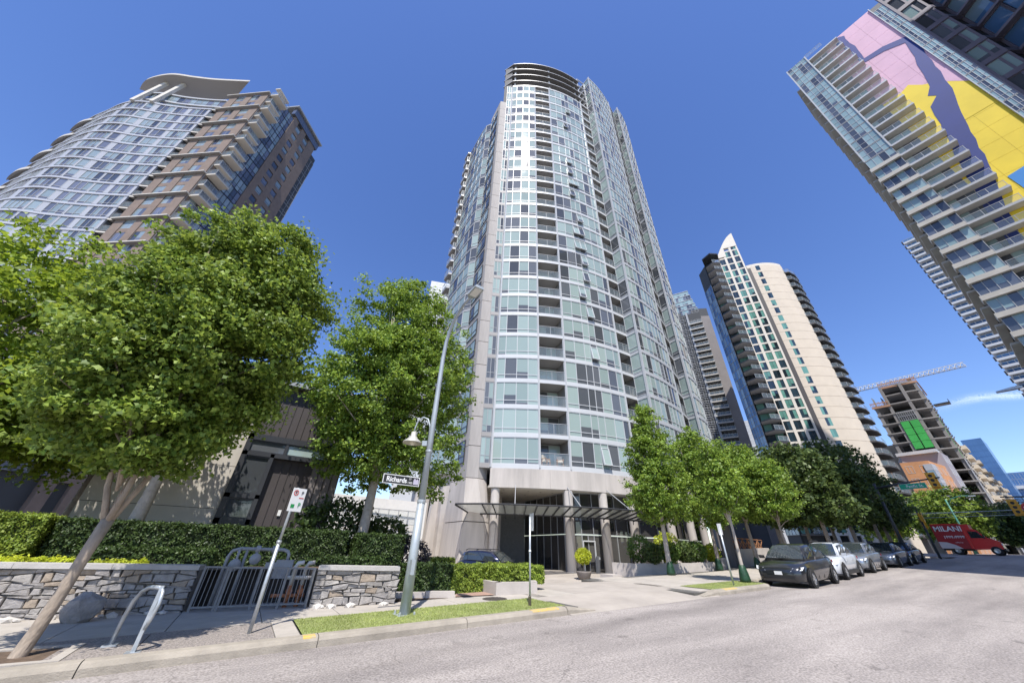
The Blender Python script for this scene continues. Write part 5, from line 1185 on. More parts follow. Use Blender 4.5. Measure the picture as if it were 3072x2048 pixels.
# --- regulatory sign seen edge-on, right
sq=thing('post_sign','thin post with grey narrow sign at the end of the grass strip','sign',(6.77,9.13,.31))
m=MB(galv); m.tube([(6.77,9.13,.28),(6.77,9.13,2.42)],.026,10); m.build('post',sq,True)
ax2=Vector((.25,.97,0)).normalized(); m=MB(mat('sign_back',(.42,.43,.44),.4,.4)); 
c0=Vector((6.80,9.10,2.28)); nn=Vector((ax2.y,-ax2.x,0))
vs=[c0+ax2*x+Vector((0,0,z))+nn*o for o in (0,.006) for x,z in ((-.15,-.23),(.15,-.23),(.15,.23),(-.15,.23))]; m.add(vs,[(4,5,6,7),(3,2,1,0),(0,1,5,4),(1,2,6,5),(2,3,7,6),(3,0,4,7)]); m.build('plate',sq)
m=MB(mat('base_sleeve',(.09,.075,.05),.7)); m.bar((6.77,9.13,.28),(6.74,9.10,.52),.07); m.build('ground_sleeve',sq); m=MB(galv); m.lathe([(.03,-.03),(.045,0),(.03,.03)],(6.77,9.13,1.55),10); m.build('clamp',sq)
# --- sign post on the right, by the turf patch
s3_=thing('slim_sign_post','slanted white sign post at the turf patch before the parked cars','sign',(16.85,8.95,.56)); m=MB(galv); m.tube([(16.85,8.95,.5),(16.87,8.97,2.75)],.035,10); m.build('post',s3_,True)
m=MB(cl); m.box(16.84,16.86,8.87,9.03,2.35,2.78); m.build('plate',s3_)
# --- street lamp
lamp=thing('street_lamp','tall grey davit street lamp carrying the street name sign','street lamp',(3.55,9.63,.22)); lm=mat('lamp_grey',(.40,.44,.46),.45,.3,var=.1,scale=3)
m=MB(lm); m.box(3.33,3.77,9.41,9.85,.2,.235); m.build('base_plate',lamp)
for x,y in ((3.38,9.46),(3.72,9.46),(3.38,9.8),(3.72,9.8)): m=MB(galv); m.lathe([(.028,.23),(.028,.29),(0,.3)],(x,y,0),8); m.build('anchor_bolt',lamp)
m=MB(lm); m.tube([(3.55,9.63,.23),(3.55,9.63,2.6)],[.125,.10],12); m.build('lower_pole',lamp,True)
pts=[(3.55,9.63,2.58),(3.55,9.63,5.0),(3.55,9.63,6.9),(3.55,9.55,7.5),(3.56,9.35,7.95),(3.57,9.02,8.28),(3.58,8.55,8.48),(3.58,8.1,8.52)]
m=MB(lm); m.tube(pts,[.092,.078,.066,.06,.056,.052,.048,.045],12); m.build('davit_arm',lamp,True)
m=MB(lm); m.loft([[(3.58-w_,y,z) for w_,z in ((.05,8.48),(.05,8.56))]+[(3.58+w_,y,z) for w_,z in ((.05,8.56),(.05,8.48))] for y in (8.12,)]+[[(3.58-.16,7.95,8.45),(3.58-.14,7.95,8.58),(3.58+.14,7.95,8.58),(3.58+.16,7.95,8.45)],[(3.58-.16,7.45,8.45),(3.58-.12,7.45,8.55),(3.58+.12,7.45,8.55),(3.58+.16,7.45,8.45)]]); m.build('lantern_head',lamp)
m=MB(cl); m.box(3.47,3.69,7.5,7.92,8.437,8.449); m.build('lens',lamp)
m=MB(lm); m.box(3.44,3.53,9.35,9.49,1.0,1.3); m.lathe([(.10,-.04),(.112,-.03),(.112,.03),(.10,.04)],(3.55,9.63,2.6),12); m.build('collar',lamp)
# pedestrian lantern on a swan neck over the pavement side
dxs=Vector((-.30,.28,0))
c1=Vector((3.55,9.63,0)); D=Vector((-.80,.60,0))
nk=[c1+D*.06+Vector((0,0,4.25)),c1+D*.08+Vector((0,0,4.62)),c1+D*.17+Vector((0,0,4.84)),c1+D*.32+Vector((0,0,4.9)),c1+D*.46+Vector((0,0,4.80)),c1+D*.52+Vector((0,0,4.58)),c1+D*.53+Vector((0,0,4.45))]
m=MB(lm); m.tube(nk,.022,8); m.build('swan_neck',lamp,True)
bp0=c1+D*.53; m=MB(mat('bell_metal',(.5,.48,.42),.4,.3)); m.lathe([(0,4.46),(.07,4.45),(.085,4.34),(.13,4.27),(.27,4.15),(.275,4.12),(.25,4.125),(.1,4.24)],(bp0.x,bp0.y,0),24); m.build('bell_shade',lamp,True)
m=MB(mat('lamp_glass',(.8,.76,.62),.25)); m.lathe([(0,4.06),(.05,4.07),(.075,4.13),(.07,4.24)],(bp0.x,bp0.y,0),16); m.build('lamp_globe',lamp,True)
m=MB(lm); m.bar(c1+D*.08+Vector((0,0,4.12)),c1+D*.22+Vector((0,0,4.12)),.1,.14); m.build('ballast_box',lamp)
for z in (2.4,2.55,3.9): m=MB(galv); m.lathe([(.094,-.03),(.10,-.02),(.10,.02),(.094,.03)],(3.55,9.63,z),12); m.build('strap',lamp)
# street name blade
ns_=thing('street_name_sign','black street name sign reading Richards, fixed to the lamp post','sign',(3.4,9.7,3.0)); X=Vector((1,0,0)); o1=Vector((3.55,9.63,3.06))-X*.14
nrm=Vector((0,-1,0))
def bl(x,z,o): return o1+X*x+Vector((0,0,z))+nrm*o
def plate(mb,x0,x1,z0,z1,oa,ob): mb.add([bl(x,z,o) for o in (oa,ob) for x,z in ((x0,z0),(x1,z0),(x1,z1),(x0,z1))],[(4,5,6,7),(3,2,1,0),(0,1,5,4),(1,2,6,5),(2,3,7,6),(3,0,4,7)])
m=MB(cl); plate(m,-.98,0,-.115,.115,-.004,.004); m.build('blade',ns_); m=MB(sblk); plate(m,-.963,-.017,-.098,.098,.005,.007); m.build('face',ns_)
lettering('Richards',ns_,bl(-.62,-.005,.009),.17,cl,X,bold=.004,sx=.92); lettering('ST',ns_,bl(-.262,.045,.009),.062,cl,X,name='suffix'); lettering('1400',ns_,bl(-.262,-.045,.009),.068,cl,X,name='block_number')
m=MB(mat('badge',(.45,.42,.5),.5)); m.add([bl(-.17,-.075,.009),bl(-.03,-.075,.009),bl(-.03,.03,.009),bl(-.06,.075,.009),bl(-.1,.04,.009),bl(-.14,.085,.009),bl(-.17,.03,.009)],[tuple(range(7))]); m.build('badge',ns_)
# --- manhole
mh=thing('manhole_cover','round iron manhole cover in the pavement by the grass strip','manhole',(6.67,10.75,.30)); im=mat('iron',(.10,.085,.075),.7,.3,var=.25,scale=12)
def mz(x,y): return sw(x)+.004
m=MB(im); n=28; ring=[(6.67+.37*math.cos(6.2832*i/n),10.75+.37*math.sin(6.2832*i/n)) for i in range(n)]; m.prism(ring,[sw(p[0])-.02 for p in ring],[sw(p[0])+.006 for p in ring]); m.build('lid',mh)
m=MB(im)
for i in range(-4,5):
    hw=math.sqrt(max(0,.33**2-(i*.075)**2))
    if hw>.05: m.bar((6.67-hw,10.75+i*.075,sw(6.67-hw)+.008),(6.67+hw,10.75+i*.075,sw(6.67+hw)+.008),.03,.012)
m.build('ribs',mh)
# --- planters
pl=thing('planter','low concrete planter wall holding the sunlit hedge','planter',(8,12.4,.3)); P=[(7.05,11.30),(8.55,11.12),(10.0,13.35),(7.2,13.9)]
for a,b in zip(P,P[1:]+P[:1]):
    m=MB(conc); m.seg(a,b,0,.2,.15,.66); m.build('wall_segment',pl)
m=MB(soilm); m.prism([(7.2,11.5),(8.5,11.35),(9.75,13.3),(7.3,13.75)],.2,.58); m.build('soil',pl)
lk=thing('low_kerb','low concrete edging of the shrub bed behind the lamp post','kerb',(4.9,11.8,.25))
for a,b in (((4.0,12.05),(4.9,11.78)),((4.9,11.78),(5.75,11.55))): m=MB(conc); m.seg(a,lerp(a,b,.985),0,.2,sw(a[0])-.1,sw(a[0])+.18); m.build('edging_block',lk)
bp1=MB(mat('brick_path',(.34,.22,.17),.9,var=.25,scale=9,bump=.3)); bp1.add([(5.8,11.62,sw(5.8)+.026),(7.03,11.34,sw(7)+.026),(7.15,12.2,sw(7)+.026),(6.1,12.2,sw(6)+.026)],[(0,1,2,3)]); struct('brick_path',bp1,'small patch of reddish brick path beside the planter','path')
p2=thing('lobby_planter','long low concrete planter to the right of the lobby entrance','planter',(22,15,.5)); P=[(19.1,17.3),(19.2,15.6),(22.9,14.25),(25.2,13.75),(26.2,14.6)]
for a,b in zip(P[:-1],P[1:]): m=MB(conc); m.seg(a,b,0,.22,-.1,sw(a[0])+.42,z1b=sw(b[0])+.42); m.build('wall_segment',p2)
m=MB(soilm); m.prism([(19.3,17.4),(19.4,15.8),(22.9,14.45),(25.1,13.95),(26,14.7),(26,18),(21,18.5)],-.1,.95); m.build('soil',p2)
m=MB(conc); m.box(18.3,19.1,16.6,17.6,-.2,.45); m.build('end_step',p2)
pot=thing('potted_shrub','round clipped shrub in a grey bowl planter at the lobby door','potted plant',(18.9,19.6,lot(18.9,19.6)))
m=MB(mat('bowl',(.20,.175,.16),.7,var=.1)); z=lot(18.9,19.6); m.lathe([(.0,0),(.28,0),(.40,.15),(.48,.38),(.5,.46),(.45,.46),(.42,.4),(0,.4)],(18.9,19.6,z),24); m.build('bowl',pot,True)
m=MB(bark); m.tube([(18.9,19.6,z+.38),(18.92,19.58,z+.9)],.04,8)
for i in range(5): a=1.256*i; m.tube([(18.92,19.58,z+.8),(18.92+.3*math.cos(a),19.58+.3*math.sin(a),z+1.3)],.02,5)
m.build('stem',pot)
rs_=np.random.RandomState(8); n=2400; d_=rs_.normal(0,1,(n,3)); d_/=np.linalg.norm(d_,axis=1)[:,None]
Vp=leaves(np.array((18.92,19.58,z+1.28))+d_*(rs_.uniform(.6,1.05,n))[:,None]*np.array([.54,.54,.48]),d_,.08,rs_,RHOMB,.3,.7); me=fast_mesh('foliage',Vp-np.array(pot.location),4); me.materials.append(LEAF['yellow']); o=inst('foliage',me,pot); o['kind']='stuff'
pd=thing('door_pedestal','grey intercom pedestal by the lobby door','pedestal',(23.6,22.9,.1)); m=MB(greyframe); m.bar((23.6,22.9,.0),(23.6,22.75,1.25),.26,.2); m.build('post',pd); m=MB(cl); m.box(23.52,23.68,22.6,22.62,1.05,1.2); m.build('screen',pd)
# watering bags
bagm=mat('watering_bag',(.012,.05,.022),.5,var=.3,scale=8,bump=.5,bscale=12)
for (u,v,lb) in ((19.2,13.35,'green watering bag on the pointed maple by the lobby planter'),(24.45,13.6,'green watering bag on the second maple from the lobby planter'),(18.66,9.35,'green watering bag on the kerbside maple by the grey car'),(28.05,13.0,'green watering bag on the maple over the white car')):
    z=sw(u); m=MB(bagm); m.loft([[(u+r*math.cos(6.2832*i/12)*1.1,v+r*math.sin(6.2832*i/12),z+h) for i in range(12)] for r,h in ((.2,0),(.21,.12),(.18,.35),(.14,.55),(.10,.64))]); o=m.build('watering_bag',smooth=True); tag(o,lb,'watering bag','tree watering bags')
# ================================================================ townhouse and low buildings
sid=mat('dark_siding',(.06,.05,.049),.6,var=.12,scale=.8,bump=.05); rend=mat('cream_render',(.50,.46,.40),.8,var=.08,scale=.8); lsid=mat('light_siding',(.22,.195,.19),.6,var=.08,scale=.8)
TH=Tower('townhouse','dark metal-clad townhouse with black corner windows behind the hedge','house',(0,21,.9))
m=MB(rend); m.prism([(-5.2,19.0),(-1.2,19.0),(-1.2,26),(-5.2,26)],.5,6.6); TH.part('rendered_wall',m)
for z in (2.6,4.2,5.6): m=MB(jointm); m.seg((-5.2,19.0),(-1.2,19.0),.002,.0,z,z+.02); TH.part('panel_joint',m)
m=MB(core); m.prism([(-1.2,19.1),(2.6,19.1),(2.6,26),(-1.2,26)],.5,8.2); TH.part('core_wall',m)
x=-1.15; i=0
while x<2.55:
    m=MB(sid if x<1.3 else lsid); m.box(x+.006,x+.294,19.0,19.12,.6,8.0); TH.part('siding_board',m); m=MB(sid); m.box(x+.27,x+.30,18.965,19.0,.6,8.0); TH.part('standing_seam',m); x+=.3
m=MB(darkframe)
for a,b,c,d in ((-1.3,-1.1,.9,5.7),(-.25,-.1,.9,4.9),(-1.3,2.0,5.35,5.6),(-1.3,2.0,4.7,4.85),(-1.3,-.1,3.05,3.2),(-1.3,-.1,2.1,2.3),(1.85,2.05,4.7,5.6),(-1.3,2.7,.9,1.95)): m.box(a,b,18.72,18.98,c,d)
TH.part('window_frame',m)
for a,b,c,d in ((-1.1,-.25,3.2,4.7),(-1.1,-.25,2.3,3.05),(-1.1,.2,4.85,5.35),(.3,1.85,4.85,5.35),(-1.1,-.25,1.95,2.1)):
    TH.part('window',wunit((a,18.8),(b,18.8),c,d,1,0,fr=darkframe,gl=g_main,fw=.05))
m=MB(darkframe); m.box(.2,.3,18.74,18.97,4.85,5.35); TH.part('mullion',m)
m=MB(greyframe); m.box(-5.4,2.7,18.6,26.2,8.0,8.2); TH.part('roof',m)
m=MB(cl); m.box(.75,.87,18.94,18.962,2.5,2.72); TH.part('vent_cover',m)
T2h=Tower('white_house','white low building glimpsed between tree and concrete pier','house',(8,30,.3)); m=MB(mat('white_render',(.74,.72,.68),.8,var=.05)); m.prism([(4.4,30),(11.8,30.6),(11.5,38),(4.4,38)],-.5,4.7); T2h.part('wall',m)
for k in range(1):
    for j in range(3): T2h.part('window',wunit((5+2.2*j,30.0+.18*j),(6.2+2.2*j,30.1+.18*j),1.0+2.4*k,2.4+2.4*k,2,0,fr=greyframe,gl=g_main))
T2h.part('balcony_railing',runit((4.6,29.9),(11,30.3),2.9,posts=9))
# parkade ramp walls, lattice fence and pillar beyond the planter
rw=thing('ramp_wall','curved concrete parkade ramp wall behind the street trees','wall',(29.5,14.6,.9))
for a,b,h_ in (((26.2,14.6),(28.2,14.9),.5),((28.9,14.5),(33.5,14.4),1.0),((33.5,14.4),(40,14.8),.9)):
    m=MB(conc); m.seg(a,b,0,.3,sw(a[0])-.3,sw(a[0])+h_,z1b=sw(b[0])+h_); m.build('wall_segment',rw)
m=MB(core); m.prism([(29.2,15.2),(33,15.1),(33,17),(29.2,17)],.2,1.9); m.build('ramp_opening_shade',rw)  # solid block, the shade of the ramp opening put into its dark colour
lf_=thing('lattice_fence','brown wooden lattice fence on top of the ramp wall','fence',(31,14.8,1.9)); wd=mat('cedar',(.28,.13,.06),.8,var=.2,scale=6)
for i in range(6):
    a=29.0+i*.75; m=MB(wd); m.bar((a,14.75,1.9),(a,14.75,2.75),.08); m.build('post',lf_); 
    m=MB(wd); m.bar((a,14.75,1.95),(a+.75,14.75,2.65),.03,.06); m.build('brace',lf_); m=MB(wd); m.bar((a,14.75,2.65),(a+.75,14.75,1.95),.03,.06); m.build('brace',lf_)
for z in (1.93,2.7): m=MB(wd); m.bar((29,14.75,z),(33.5,14.75,z),.07,.05); m.build('rail',lf_)
for i,(u,v,lb) in enumerate(((33.2,14.0,'slim concrete bollard left of the ramp gate'),(34.4,13.9,'slim concrete bollard right of the ramp gate'))):
    m=MB(conc); m.lathe([(.2,0),(.2,.85),(.12,1.0),(0,1.02)],(u,v,sw(u)),14); o=m.build('bollard',smooth=True); tag(o,lb,'bollard','ramp bollards')
rc=thing('concrete_pillar','dark leaning-looking round pillar under the trees beside the ramp','pillar',(28.5,14.9,.9)); m=MB(mat('pillar_dark',(.13,.12,.12),.8,var=.1)); m.lathe([(.42,-.2),(.42,5.9)],(28.5,14.9,.9),18); m.build('shaft',rc,True)
# ================================================================ traffic signals, lamps, wires
sy=mat('signal_yellow',(.72,.36,.02),.5); dk=mat('pole_dark',(.045,.05,.055),.5); grn=mat('blade_green',(.0,.33,.17),.45)
def signal(root,c,face=(-1,0),h=1.0,wd_=.34):
    m=MB(sy); f=Vector((face[0],face[1],0)).normalized(); s=Vector((-f.y,f.x,0))
    def bx(o,w2,d0,d1,z0,z1,mm):
        q=MB(mm); vs=[Vector(c)+f*dd+s*ss+Vector((0,0,zz)) for zz in (z0,z1) for dd,ss in ((d0,-w2),(d1,-w2),(d1,w2),(d0,w2))]; q.add(vs,[(0,3,2,1),(4,5,6,7),(0,1,5,4),(1,2,6,5),(2,3,7,6),(3,0,4,7)]); return q.build(o,root)
    bx('housing',wd_/2,-.1,.12,-h/2,h/2,sy)
    bx('backboard',wd_*.8,-.12,-.1,-h/2-.12,h/2+.12,sy)
    for i in range(3):
        zc=h/2-h/6-i*h/3; q=MB(sblk); q.lathe([(0,0),(h*.115,0)],(0,0,0),14,axis='X'); 
        ob=q.build('lens',root); M=Matrix((f,s,Vector((0,0,1)))).transposed().to_4x4(); ob.matrix_local=Matrix.Translation(Vector(c)+f*.135+Vector((0,0,zc))-Vector(WL[root.name]))@M
        ob.data.transform(Matrix.Translation(Vector(WL[root.name])))
        v_=bx('visor',h*.12,.12,.3,zc+h*.1,zc+h*.13,sy)
ta=thing('signal_mast','dark signal mast with arm reaching over the street','traffic light',(44.4,9.0,1.6)); m=MB(dk); m.tube([(44.4,9.0,1.5),(44.4,9.0,7.4)],[.13,.09],12); m.build('mast',ta,True); m=MB(dk); m.tube([(44.4,9.0,7.0),(44.5,7.2,7.25),(44.6,5.0,7.45)],[.09,.07,.05],10); m.build('arm',ta,True)
signal(ta,(44.5,5.45,7.25))
sg=thing('street_sign_green','green street name blade reading Pacific St. under the signal arm','sign',(44.4,6.7,6.95)); m=MB(grn); m.box(44.38,44.40,5.95,7.5,6.76,7.14); m.build('blade',sg); m=MB(cl); m.box(44.40,44.41,5.93,7.52,6.74,7.16); m.build('border',sg)
lettering('Pacific St.',sg,(44.372,6.6,6.94),.27,cl,(0,-1,0),bold=.003)
for y in (6.2,7.2): m=MB(dk); m.bar((44.39,y,7.14),(44.45,y,7.3),.03); m.build('hanger',sg)
tb=thing('far_signal_mast','signal and no-entry sign on a mast arm at the far right corner','traffic light',(53,-3.4,1.9)); m=MB(dk); m.tube([(53,-3.4,1.7),(53,-3.4,6.6)],[.13,.09],12); m.build('mast',tb,True); m=MB(dk); m.tube([(53,-3.4,6.2),(53,3.2,6.6)],[.09,.05],10); m.build('arm',tb,True); signal(tb,(52.9,2.75,5.75))
ne=thing('no_entry_sign','round red no-entry sign with white bar beside the far signal','sign',(52.8,2.2,5.6)); m=MB(sred); m.lathe([(0,0),(.36,0),(.36,.02),(0,.02)],(52.78,2.1,5.7),24,axis='X'); m.build('disc',ne); m=MB(cl); m.box(52.765,52.778,1.88,2.32,5.63,5.77); m.build('bar',ne); m=MB(dk); m.bar((52.83,2.1,5.7),(53,2.1,6.55),.05); m.build('bracket',ne)
for i,(c,f,lb) in enumerate((((53.5,8.65,5.3),(0,1),'side-on yellow signal left of the red van'),((56.5,9.2,4.9),(-.6,.8),'small yellow signal among the dark tree trunks'),((57,11.6,4.2),(-1,.2),'low yellow signal behind the parked cars'))):
    t=thing('pole_signal',lb,'traffic light',(c[0]+.2,c[1]+.2,rd(c[0])),'signals on poles at the crossing'); m=MB(dk); m.tube([(c[0]+.2,c[1]+.15,rd(c[0])-.1),(c[0]+.2,c[1]+.15,c[2]+.6)],.07,10); m.build('pole',t,True); signal(t,c,f,.7,.26)
lp=thing('green_lamp_pole','green lamp pole with curved arm behind the red van','street lamp',(74.5,9.0,2.6)); gp=mat('pole_green',(.05,.20,.15),.5); m=MB(gp); m.tube([(74.5,9.0,2.5),(74.5,9.0,8.7)],[.12,.08],10); m.build('pole',lp,True); m=MB(gp); m.tube([(74.5,9.0,8.0),(74.45,8.5,8.75),(74.4,7.6,9.0),(74.4,6.8,8.95)],.05,8); m.build('arm',lp,True); m=MB(lm); m.box(74.3,74.5,6.3,6.9,8.86,8.98); m.build('lantern',lp)
l2=thing('cobra_lamp','cobra-head street lamp reaching in from the right edge','street lamp',(33,-5.2,.9)); m=MB(dk); m.tube([(33,-5.2,.8),(33,-5.2,9.2)],[.13,.08],10); m.build('pole',l2,True); m=MB(dk); m.tube([(33,-5.2,9.0),(33,-3.5,9.8),(33,-1.2,10.05)],.05,8); m.build('arm',l2,True); m=MB(lm); m.loft([[(32.95,-1.2,10.0),(32.95,-1.2,10.1),(33.05,-1.2,10.1),(33.05,-1.2,10.0)],[(32.85,-.9,9.98),(32.88,-.9,10.13),(33.12,-.9,10.13),(33.15,-.9,9.98)],[(32.88,-.25,9.98),(32.93,-.25,10.06),(33.07,-.25,10.06),(33.12,-.25,9.98)]]); m.build('lantern_head',l2)
for i,(u,z,z2) in enumerate(((60,5.9,6.4),(61,5.95,5.85),(62.2,6.3,6.1),(63,6.9,7.1),(59.4,5.5,5.9))):
    m=MB(dk if i%2 else galv); pts=[(u+.02*(y-5),y,z+(z2-z)*(18-y)/40+.25*((y-0)/20)**2) for y in range(18,-22,-4)]; m.tube(pts,.02 if i>1 else .03,5); o=m.build('overhead_wire'); tag(o,('lowest-sagging pale trolley wire over the crossing','second pale trolley wire just above the red van roof','dark trolley wire through the middle of the bundle','highest dark trolley wire over the crossing','nearest thin trolley wire left of the red van')[i],'wire','trolley wires over the crossing')
# ================================================================ vehicles
tyre=mat('tyre',(.018,.018,.019),.85); rimm=mat('rim',(.45,.46,.48),.3,.8); cglass=mat('car_glass',(.03,.038,.042),.03,spec=1.,coat=.6); trim=mat('car_trim',(.018,.018,.02),.5); lampm=mat('headlamp',(.72,.74,.76),.08,spec=.9); redl=mat('tail_lamp',(.35,.01,.01),.2)
def carpaint(n,c,metal=.3): return mat('paint_'+n,c,.28,metal,coat=1.)
def wheel(root,x,y,z,r,wd_,T,side,dark=False):
    m=MB(tyre); s=side
    m.lathe([(r*.62,-wd_/2),(r*.92,-wd_/2),(r,-wd_*.3),(r,wd_*.3),(r*.92,wd_/2),(r*.62,wd_/2)],(0,0,0),22,axis='Y'); me=m.mesh('wheel')
    o=inst('wheel',me,root,tuple(T@Vector((x,y,z))-Vector(WL[root.name])),0); o.rotation_euler=T.to_euler(); WL[o.name]=WL[root.name]
    m=MB(rimm if not dark else trim,trim); m.lathe([(r*.66,s*wd_*.42),(r*.6,s*wd_*.44),(r*.56,s*wd_*.3)],(0,0,0),22,axis='Y'); m.lathe([(0,s*wd_*.2),(r*.6,s*wd_*.2)],(0,0,0),18,m=1,axis='Y')
    for i in range(5):
        a=2*math.pi*i/5; 
        for da in (-.16,.16): m.bar((math.cos(a)*r*.1,s*wd_*.44,math.sin(a)*r*.1),(math.cos(a+da)*r*.6,s*wd_*.40,math.sin(a+da)*r*.6),.028,.04)
    m.lathe([(0,s*wd_*.47),(r*.14,s*wd_*.47),(r*.15,s*wd_*.35)],(0,0,0),12,axis='Y')
    c=inst('rim',m.mesh('rim'),o); return o
def car(name,label,u,v,yaw,paint,L=4.7,W=1.9,H=1.6,clad=False,rails=False,hoodz=.98,cowl=1.22,roof0=2.05,roof1=.95,group='cars parked along the kerb',suv=False,plate=True,slope=0.):
    z0=rd(u)-.018 if v<11 else lot(u,v)
    root=thing(name,label,'car',(u,v,z0),group); pit=-math.atan(.042 if u>22 else .03)*math.copysign(1,math.cos(R_(yaw))) if v<11 else 0
    T=Matrix.Translation((u,v,z0))@Matrix.Rotation(R_(yaw),4,'Z')@Matrix.Rotation(pit,4,'Y')
    def tp(p): return tuple(T@Vector(p))
    hl=L/2; k=H/1.6; wm=W/2
    st_=[(hl,.36,.60,.66),(hl-.06,.24,.70,.80),(hl-.2,.20,.79*1,.89),(hl-.55,.18,.89,.95),(hl-cowl,.18,hoodz,.985),(hl-cowl-.6,.18,hoodz+.02,1.0),(0,.18,hoodz+.03,1.0),(-hl+1.1,.18,hoodz+.06,1.0),(-hl+.45,.20,hoodz+.06,.96),(-hl+.12,.26,hoodz+.0,.88),(-hl,.40,hoodz-.12,.78)]
    def rng(x,zs,zb,wf):
        w_=wm*wf; zm=zs+(zb-zs)*.55
        h=[(x,-w_*.80,zs*k),(x,-w_*.97,(zs+.10)*k),(x,-w_,zm*k),(x,-w_*.965,(zb-.06)*k),(x,-w_*.88,zb*k),(x,-w_*.4,(zb+.035)*k)]
        return h+[(p[0],-p[1],p[2]) for p in h[::-1]]
    m=MB(paint); m.loft([[tp(p) for p in rng(*s)] for s in st_][::-1]); o=m.build('body',root,True)
    # cabin
    xb0,xb1=hl-cowl+.12,-hl+.16; xr0,xr1=hl-roof0,-hl+roof1; zb=(hoodz-.02)*k; wb=wm*.90; wt=wm*.66
    base=[(xb0,zb,wb*.93),(hl-cowl-.7,zb+.03,wb),(0,zb+.04,wb),(-hl+1.0,zb+.06,wb*.98),(xb1,zb+.03,wb*.86)]
    top=[(xr0,H-.06,wt*.95),((xr0*.6+xr1*.4),H,wt),((xr0+xr1)/2,H,wt),(xr1+.35,H-.03,wt*.97),(xr1,H-.09,wt*.92)]
    m=MB(paint); rings=[]
    for (x,z,w_),(x2,z2,w2) in zip(base,top):
        mx_=((x+x2)/2,(z+z2)/2+.03,(w_+w2)/2+.02)
        h=[(x,-w_,z),(mx_[0],-mx_[2],mx_[1]),(x2,-w2,z2-.05),(x2,-w2*.8,z2)]; rings.append([tp(p) for p in h+[(p[0],-p[1],p[2]) for p in h[::-1]]])
    m.loft(rings[::-1]); m.build('cabin',root,True)
    def pane(nm,P,off,mm=cglass):
        P=[Vector(p) for p in P]; n_=(P[1]-P[0]).cross(P[2]-P[0]).normalized(); 
        cen=sum(P,Vector())/len(P)
        if n_.dot(cen-Vector((0,0,.9)))<0: n_=-n_; P=P[::-1]
        g=MB(mm); g.add([tp(p+n_*off) for p in P],[tuple(range(len(P)))]); return g.build(nm,root)
    b0,b1_,b2_,b3_,b4=base; t0,t1,t2,t3,t4=top
    I=lambda a,b,t:tuple(x+(y-x)*t for x,y in zip(a,b))
    def side(i,s,f):
        a=base[i];b=top[i]; mid_=((a[0]+b[0])/2,s*((a[2]+b[2])/2+.02),(a[1]+b[1])/2+.03); A=(a[0],s*a[2],a[1]); B=(b[0],s*b[2],b[1]-.05)
        return I(A,mid_,f*2) if f<.5 else I(mid_,B,f*2-1)
    for s in (-1,1):
        for j in range(4):
            lo_,hi_=(.10,.90)
            P=[side(j,s,lo_),side(j+1,s,lo_),side(j+1,s,.5),side(j+1,s,hi_),side(j,s,hi_),side(j,s,.5)]
            if j==0: P=[I(P[0],P[1],.30),P[1],P[2],P[3],I(P[4],P[3],.14),I(P[5],P[2],.22)]
            if j==3: P=[P[0],I(P[0],P[1],.62),I(P[5],P[2],.6),I(P[4],P[3],.55),P[4],P[5]]
            c_=[sum(p[i] for p in P)/6 for i in range(3)]; P=[I(p,c_,.05) for p in P]
            g=MB(cglass); g.add([tp((p[0],p[1]+s*.012,p[2]+.004)) for p in (P if s<0 else P[::-1])],[(0,5,2,1),(5,4,3,2)]); g.build('side_window',root)
        # mirror
        g=MB(paint); mx=hl-cowl-.28; g.loft([[tp((mx+dx,s*(wb+.04+dy),zb+.06+dz_)) for dy,dz_ in ((0,0),(.2,.0),(.22,.13),(.02,.12))] for dx in (0,.12)]); g.build('mirror',root)
        g=MB(lampm); hx=hl-.1
        g.add([tp((hl+.0,s*wm*.50,.62*k)),tp((hl-.16,s*wm*.92,.67*k)),tp((hl-.34,s*wm*.97,.79*k)),tp((hl-.08,s*wm*.58,.735*k))],[(0,1,2,3) if s>0 else (3,2,1,0)]); g.build('headlight',root)
        g=MB(redl); g.add([tp((-hl-.005,s*wm*.5,.78*k)),tp((-hl+.1,s*wm*.9,.80*k)),tp((-hl+.1,s*wm*.9,.92*k)),tp((-hl+.0,s*wm*.5,.90*k))],[(0,1,2,3) if s<0 else (3,2,1,0)]); g.build('tail_light',root)
        for hx in (.25,-.75):
            g=MB(paint); g.add([tp((hx+dx,s*(wm*1.0+.012),.80*k+dz2)) for dx,dz2 in ((0,0),(.2,0),(.2,.035),(0,.035))],[(0,1,2,3) if s>0 else (3,2,1,0)]); g.build('door_handle',root)
        for hx in (hl-cowl-.55,-.12,-1.02):
            g=MB(trim); g.bar(tp((hx,s*(wm*.985+.006),.27*k)),tp((hx-.02,s*(wm*.95+.004),(hoodz-.06)*k)),.010); g.build('door_seam',root)
        if clad:
            g=MB(trim); g.loft([[tp((x,s*wm*a_,z_)) for a_,z_ in ((.82,.17),(1.012,.22),(1.012,.40),(.9,.42))] for x in (hl-.5,-hl+.35)]); g.build('sill_cladding',root)
        if rails:
            g=MB(trim); g.tube([tp((xr0-.1,s*wt*.9,H-.0)),tp((xr0-.3,s*wt*.9,H+.07)),tp((xr1+.3,s*wt*.9,H+.06)),tp((xr1+.1,s*wt*.9,H-.02))],.025,6); g.build('roof_rail',root)
    hw=wb*.93*.93; ht=wt*.88
    g=MB(cglass)
    A=[(xb0-.03,-hw,zb+.05),(xb0+.04,0,zb+.07),(xb0-.03,hw,zb+.05)]; Bm=[((xb0+xr0)/2,-(hw+ht)/2,(zb+H)/2+.01),((xb0+xr0)/2+.06,0,(zb+H)/2+.04),((xb0+xr0)/2,(hw+ht)/2,(zb+H)/2+.01)]; Cc=[(xr0+.06,-ht,H-.10),(xr0+.09,0,H-.065),(xr0+.06,ht,H-.10)]
